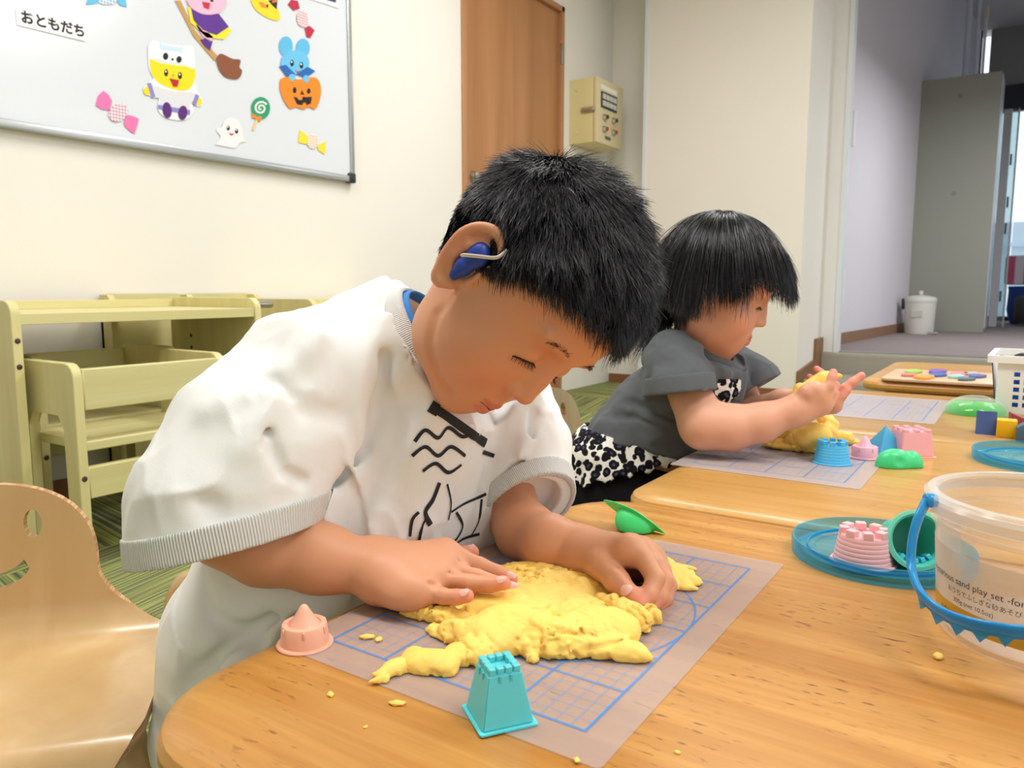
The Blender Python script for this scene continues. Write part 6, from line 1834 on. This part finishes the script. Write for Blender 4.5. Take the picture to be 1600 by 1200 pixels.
clay('flat yellow clay piece reaching right behind the boy\'s left hand', [(1035, 895, .002, .028, .017, .006, .4), (1050, 905, .002, .024, .014, .006, .3), (1025, 878, .002, .016, .016, .006, .2), (1065, 888, .001, .014, .004, .004, .3), (1060, 915, .001, .017, .008, .004, .1), (1020, 905, .002, .02, .016, .006, .3)], cz_, .0011, (.0008, .0007, .0005), 19, .004)
clay('round torn yellow clay bit behind the turquoise tower', [(660, 1035, .003, .0145, .0115, .008, .3), (685, 1035, .004, .013, .012, .008, .1), (640, 1030, .002, .006, .006, .005, 0), (700, 1045, .002, .006, .006, .005, 0), (720, 1022, .004, .012, .011, .007, 0), (650, 1022, .002, .008, .004, .005, .4)], cz_, .0009, (.0014, .0020, .0010), 29, .003)
clay('leaf-shaped yellow clay piece at the left of the torn bits', [(617, 1043, .003, .0085, .0060, .0055, .9), (603, 1053, .002, .0080, .0040, .0040, .9), (590, 1064, .001, .0080, .0022, .0025, .95), (626, 1038, .003, .0045, .0045, .0045, 0)], cz_, .0007, (.0008, .0010, .0006), 31, .003)
for k, (px, py, r, lab, z) in enumerate([(575, 997, .0034, 'thin yellow clay sliver on the left of the near mat', cz_), (592, 1001, .0030, 'small yellow clay flake beside the thin sliver', cz_), (516, 1087, .0026, 'round yellow clay crumb on the bare table front', TZ), (622, 1101, .0030, 'flat yellow clay crumb at the mat\'s front edge', TZ), (571, 1137, .0013, 'tiny yellow clay speck near the table front', TZ), (901, 1189, .0020, 'yellow clay crumb near the front corner of the mat', cz_), (1059, 1177, .0016, 'lone yellow clay crumb on bare wood right of the mat', TZ), (1466, 1028, .004, 'soft yellow clay crumb at the foot of the bucket', TZ)]):
    p = ON(px, py, 2, z); bm = bmesh.new(); bmesh.ops.create_icosphere(bm, subdivisions=2, radius=1)
    rr2 = random.Random(k)
    for v in bm.verts:
        n_ = 1 + .28 * math.sin(v.co.x * 5 + k) * math.cos(v.co.y * 4 + k * 2); v.co = Vector((v.co.x * r * (1.7 if k in (0, 3) else 1.1) * n_, v.co.y * r * .8 * n_, max(v.co.z * r * .5 * n_, -r * .3)))
    o = bm_obj('clay_crumb', bm, clm, smooth=True); o.location = (p[0], p[1], z + r * .3); o.rotation_euler = (0, 0, .6 + k); tag(o, lab, 'clay', 'yellow clay crumbs')

# ------------------------------------------------------------------ bentwood chairs with smiling backs
birch = wood('birch_ply', '#d3b07e', '#c8a26e', '#dfc194', axis=2, rough=.28, grain=.5, coat=.3)
birch_g = wood('birch_grey', '#b29f78', '#a5916a', '#c0ae88', axis=2, rough=.45, grain=.8)
ply = NT('ply_layers'); sp = ply.new('SeparateXYZ'); ply.link(ply.coord(), sp.inputs[0])
ply.link(ply.ramp(ply.noise(ply.coord('Object', (6, 6, 500)), 1.0, 2), [(.4, srgb('#a8784e')), (.6, srgb('#cfa678'))]), ply.b.inputs['Base Color']); ply.set(Roughness=.6); ply = ply.m
def smile_chair(loc, rz, label, wb, ws, m, back_h=.185, seat_z=.205, depth=.24, arms=False, lean=.16, ztop=True):
    """one bent sheet: straight back with two eyes and a smile, curve, seat and a rolled front edge"""
    t = thing('bentwood_chair', label, 'chair', loc, rz, 'bentwood chairs with smiling backs')
    R = .045; th = .010
    s_back = back_h - R; s_b = R * (PI / 2 - lean); s_seat = depth - R - .02; s_f = .02 * PI / 2 * .8
    S = [0, s_back, s_back + s_b, s_back + s_b + s_seat, s_back + s_b + s_seat + s_f]
    def half(s):
        if s < wb * .9: 
            u = max(0., 1 - s / (wb * .9)); return wb * (1 - u ** 2.6) ** (1 / 2.2) if u < 1 else .004
        t0 = (s - S[1] * .74) / (S[2] - S[1] * .74 + .004); t0 = min(max(t0, 0), 1); t0 = t0 * t0 * (3 - 2 * t0)
        w = wb + (ws - wb) * t0
        e = (S[4] - s) / .035
        if e < 1: w -= .018 * (1 - e) ** 2
        return w
    ss = list(np.concatenate([wb * .9 * (1 - np.cos(np.linspace(.12, PI / 2, 12))), np.linspace(wb * .9, S[4], 26)[1:]]))
    outl = [(-half(s), s) for s in ss] + [(half(s), s) for s in reversed(ss)]
    ex = wb * .42; ey = back_h * .25; 
    eyes = [ell(sx * ex, ey, wb * .085, wb * .15, 16) for sx in (-1, 1)]
    sy0 = back_h * .44
    sm = [(wb * .40 * math.sin(a), sy0 + wb * .34 * math.cos(a)) for a in np.linspace(-1.15, 1.15, 13)] + [(wb * .40 * math.sin(a) * .93, sy0 - wb * .10 + wb * .30 * math.cos(a) * .93 + .0) for a in np.linspace(1.05, -1.05, 11)]
    bm = bmesh.new()
    add_prism(bm, outl, 0, th, 2, 0, 1, holes=eyes + [sm])
    side = [f for f in bm.faces if abs(f.normal.z) < .5] if False else None
    for s in np.linspace(S[1], S[2], 9).tolist() + np.linspace(S[3], S[4], 5).tolist()[:-1]:
        bmesh.ops.bisect_plane(bm, geom=bm.verts[:] + bm.edges[:] + bm.faces[:], plane_co=(0, s, 0), plane_no=(0, 1, 0))
    bm.normal_update()
    for f in bm.faces: f.material_index = 1 if abs(f.normal.z) < .5 else 0
    def path(s, n_):
        # s along the sheet (0 top), n_ thickness offset towards the sitter; local +y is forward
        ta = lean
        bx = -math.sin(ta); bz = math.cos(ta)          # up along the back
        top = np.array([0 + bx * back_h * 1., seat_z + bz * back_h])
        if s <= S[1]: p = top - np.array([bx, bz]) * s; nn = np.array([bz, -bx]); 
        elif s <= S[2]:
            a = (s - S[1]) / R; c = (top - np.array([bx, bz]) * S[1]) + np.array([bz, -bx]) * R
            ang = a; v0 = -np.array([bz, -bx]); v = np.array([v0[0] * math.cos(ang) - v0[1] * math.sin(ang), v0[0] * math.sin(ang) + v0[1] * math.cos(ang)]); p = c + v * R; nn = -v
        elif s <= S[3]: e, n0 = path(S[2], None); p = e + np.array([1, 0]) * (s - S[2]); nn = np.array([0, 1.])
        else:
            e, n0 = path(S[3], None); a = (s - S[3]) / .02; c = e - np.array([0, .02]); p = c + .02 * np.array([math.sin(a), math.cos(a)]); nn = np.array([math.sin(a), math.cos(a)])
        if n_ is None: return p, nn
        return p + nn * n_
    for v in bm.verts:
        p = path(v.co.y, v.co.z); v.co = Vector((v.co.x, p[0], p[1]))
    o = bm_obj('seat_shell', bm, m, t, autosmooth=30); o.data.materials.append(ply)
    # bentwood legs
    for sx in (-1, 1):
        for y0, y1 in ((.03, -.02), (depth * .55, depth * .75)):
            q = bez([(sx * ws * .55, (y0 + y1) / 2 + .03, seat_z - .012), (sx * ws * .8, y0 * .7 + y1 * .3, seat_z - .02), (sx * ws * .92, y1, seat_z * .6), (sx * ws * .96, y1, .0)], 6)
            tube('leg', q, 1., m, t, 8, True, (.007, .016))
    if arms:
        for sx in (-1, 1):
            q = bez([(sx * (ws + .022), -.01, .0), (sx * (ws + .022), -.01, seat_z), (sx * (ws + .022), .012, seat_z + .088), (sx * (ws + .022), .075, seat_z + .105), (sx * (ws + .022), depth * .6, seat_z + .095), (sx * (ws + .022), depth * .75, seat_z + .02), (sx * (ws + .022), depth * .75, .0)], 7)
            o = tube('armrest', q, 1., m, t, 8, True, (.017, .0085))
    return t
c1 = W(-2, 1012, .80)
smile_chair((c1[0], c1[1], .0), -2.29, 'pale bentwood chair with a smiling back at the lower left, left of the boy', .099, .178, birch, .172, .224, .24, False, .04)
smile_chair((-.365, .250, .0), -PI / 2, 'bentwood armchair under the boy', .09, .118, birch, .09, .178, .25, True, .05)
smile_chair((-.345, .872, 0), -PI / 2, 'grey-brown bentwood chair with a smiling back behind the girl', .118, .15, birch_g, .200, .208, .26, False, .08)
gb = [(1235, 695, .006, .040, .024, .010, .5), (1262, 690, .014, .034, .026, .022, .5), (1270, 680, .030, .028, .020, .020, .4), (1290, 678, .022, .020, .018, .018, .3), (1300, 665, .034, .012, .012, .012, .3), (1290, 655, .042, .014, .012, .010, .3), (1240, 680, .016, .030, .018, .014, .5), (1318, 685, .010, .018, .012, .012, .2), (1334, 690, .004, .014, .009, .007, .0), (1215, 696, .003, .026, .012, .006, .5), (1288, 692, .008, .02, .014, .012, .3)]
clay('mound of yellow clay under the girl\'s hands on her mat', gb, TZ + .001, .0016, (.0022, .0028, .0016), 43, .004,
     cracks=[([(1228, 692, .022), (1238, 690, .026), (1246, 697, .020)], .003, .0016), ([(1275, 668, .05), (1285, 675, .045), (1280, 690, .03)], .003, .002), ([(1300, 650, .05), (1300, 668, .045), (1310, 680, .025)], .003, .002)])
Hh = Field()
Hh.ell(W(1270, 606, 1.108), (.040, .012, .013), np.stack([unit(camdir(.82, .52, 0)), unit(camdir(-.3, .3, 1)), unit(camdir(-.5, .8, -.3))]), k=.004)
Hh.cone(W(1250, 612, 1.10), W(1240, 620, 1.10), .012, .006, .006); Hh.cone(W(1290, 592, 1.105), W(1312, 588, 1.10), .011, .0045, .006)
Hh.disp(clay_noise(.0016, .0014, .0008, 61))
V, Q = sdf_mesh(Hh, .0016, 5); tag(np_obj('clay_lump', V, Q, clm), 'slab of yellow clay pressed between the girl\'s palms', 'clay')
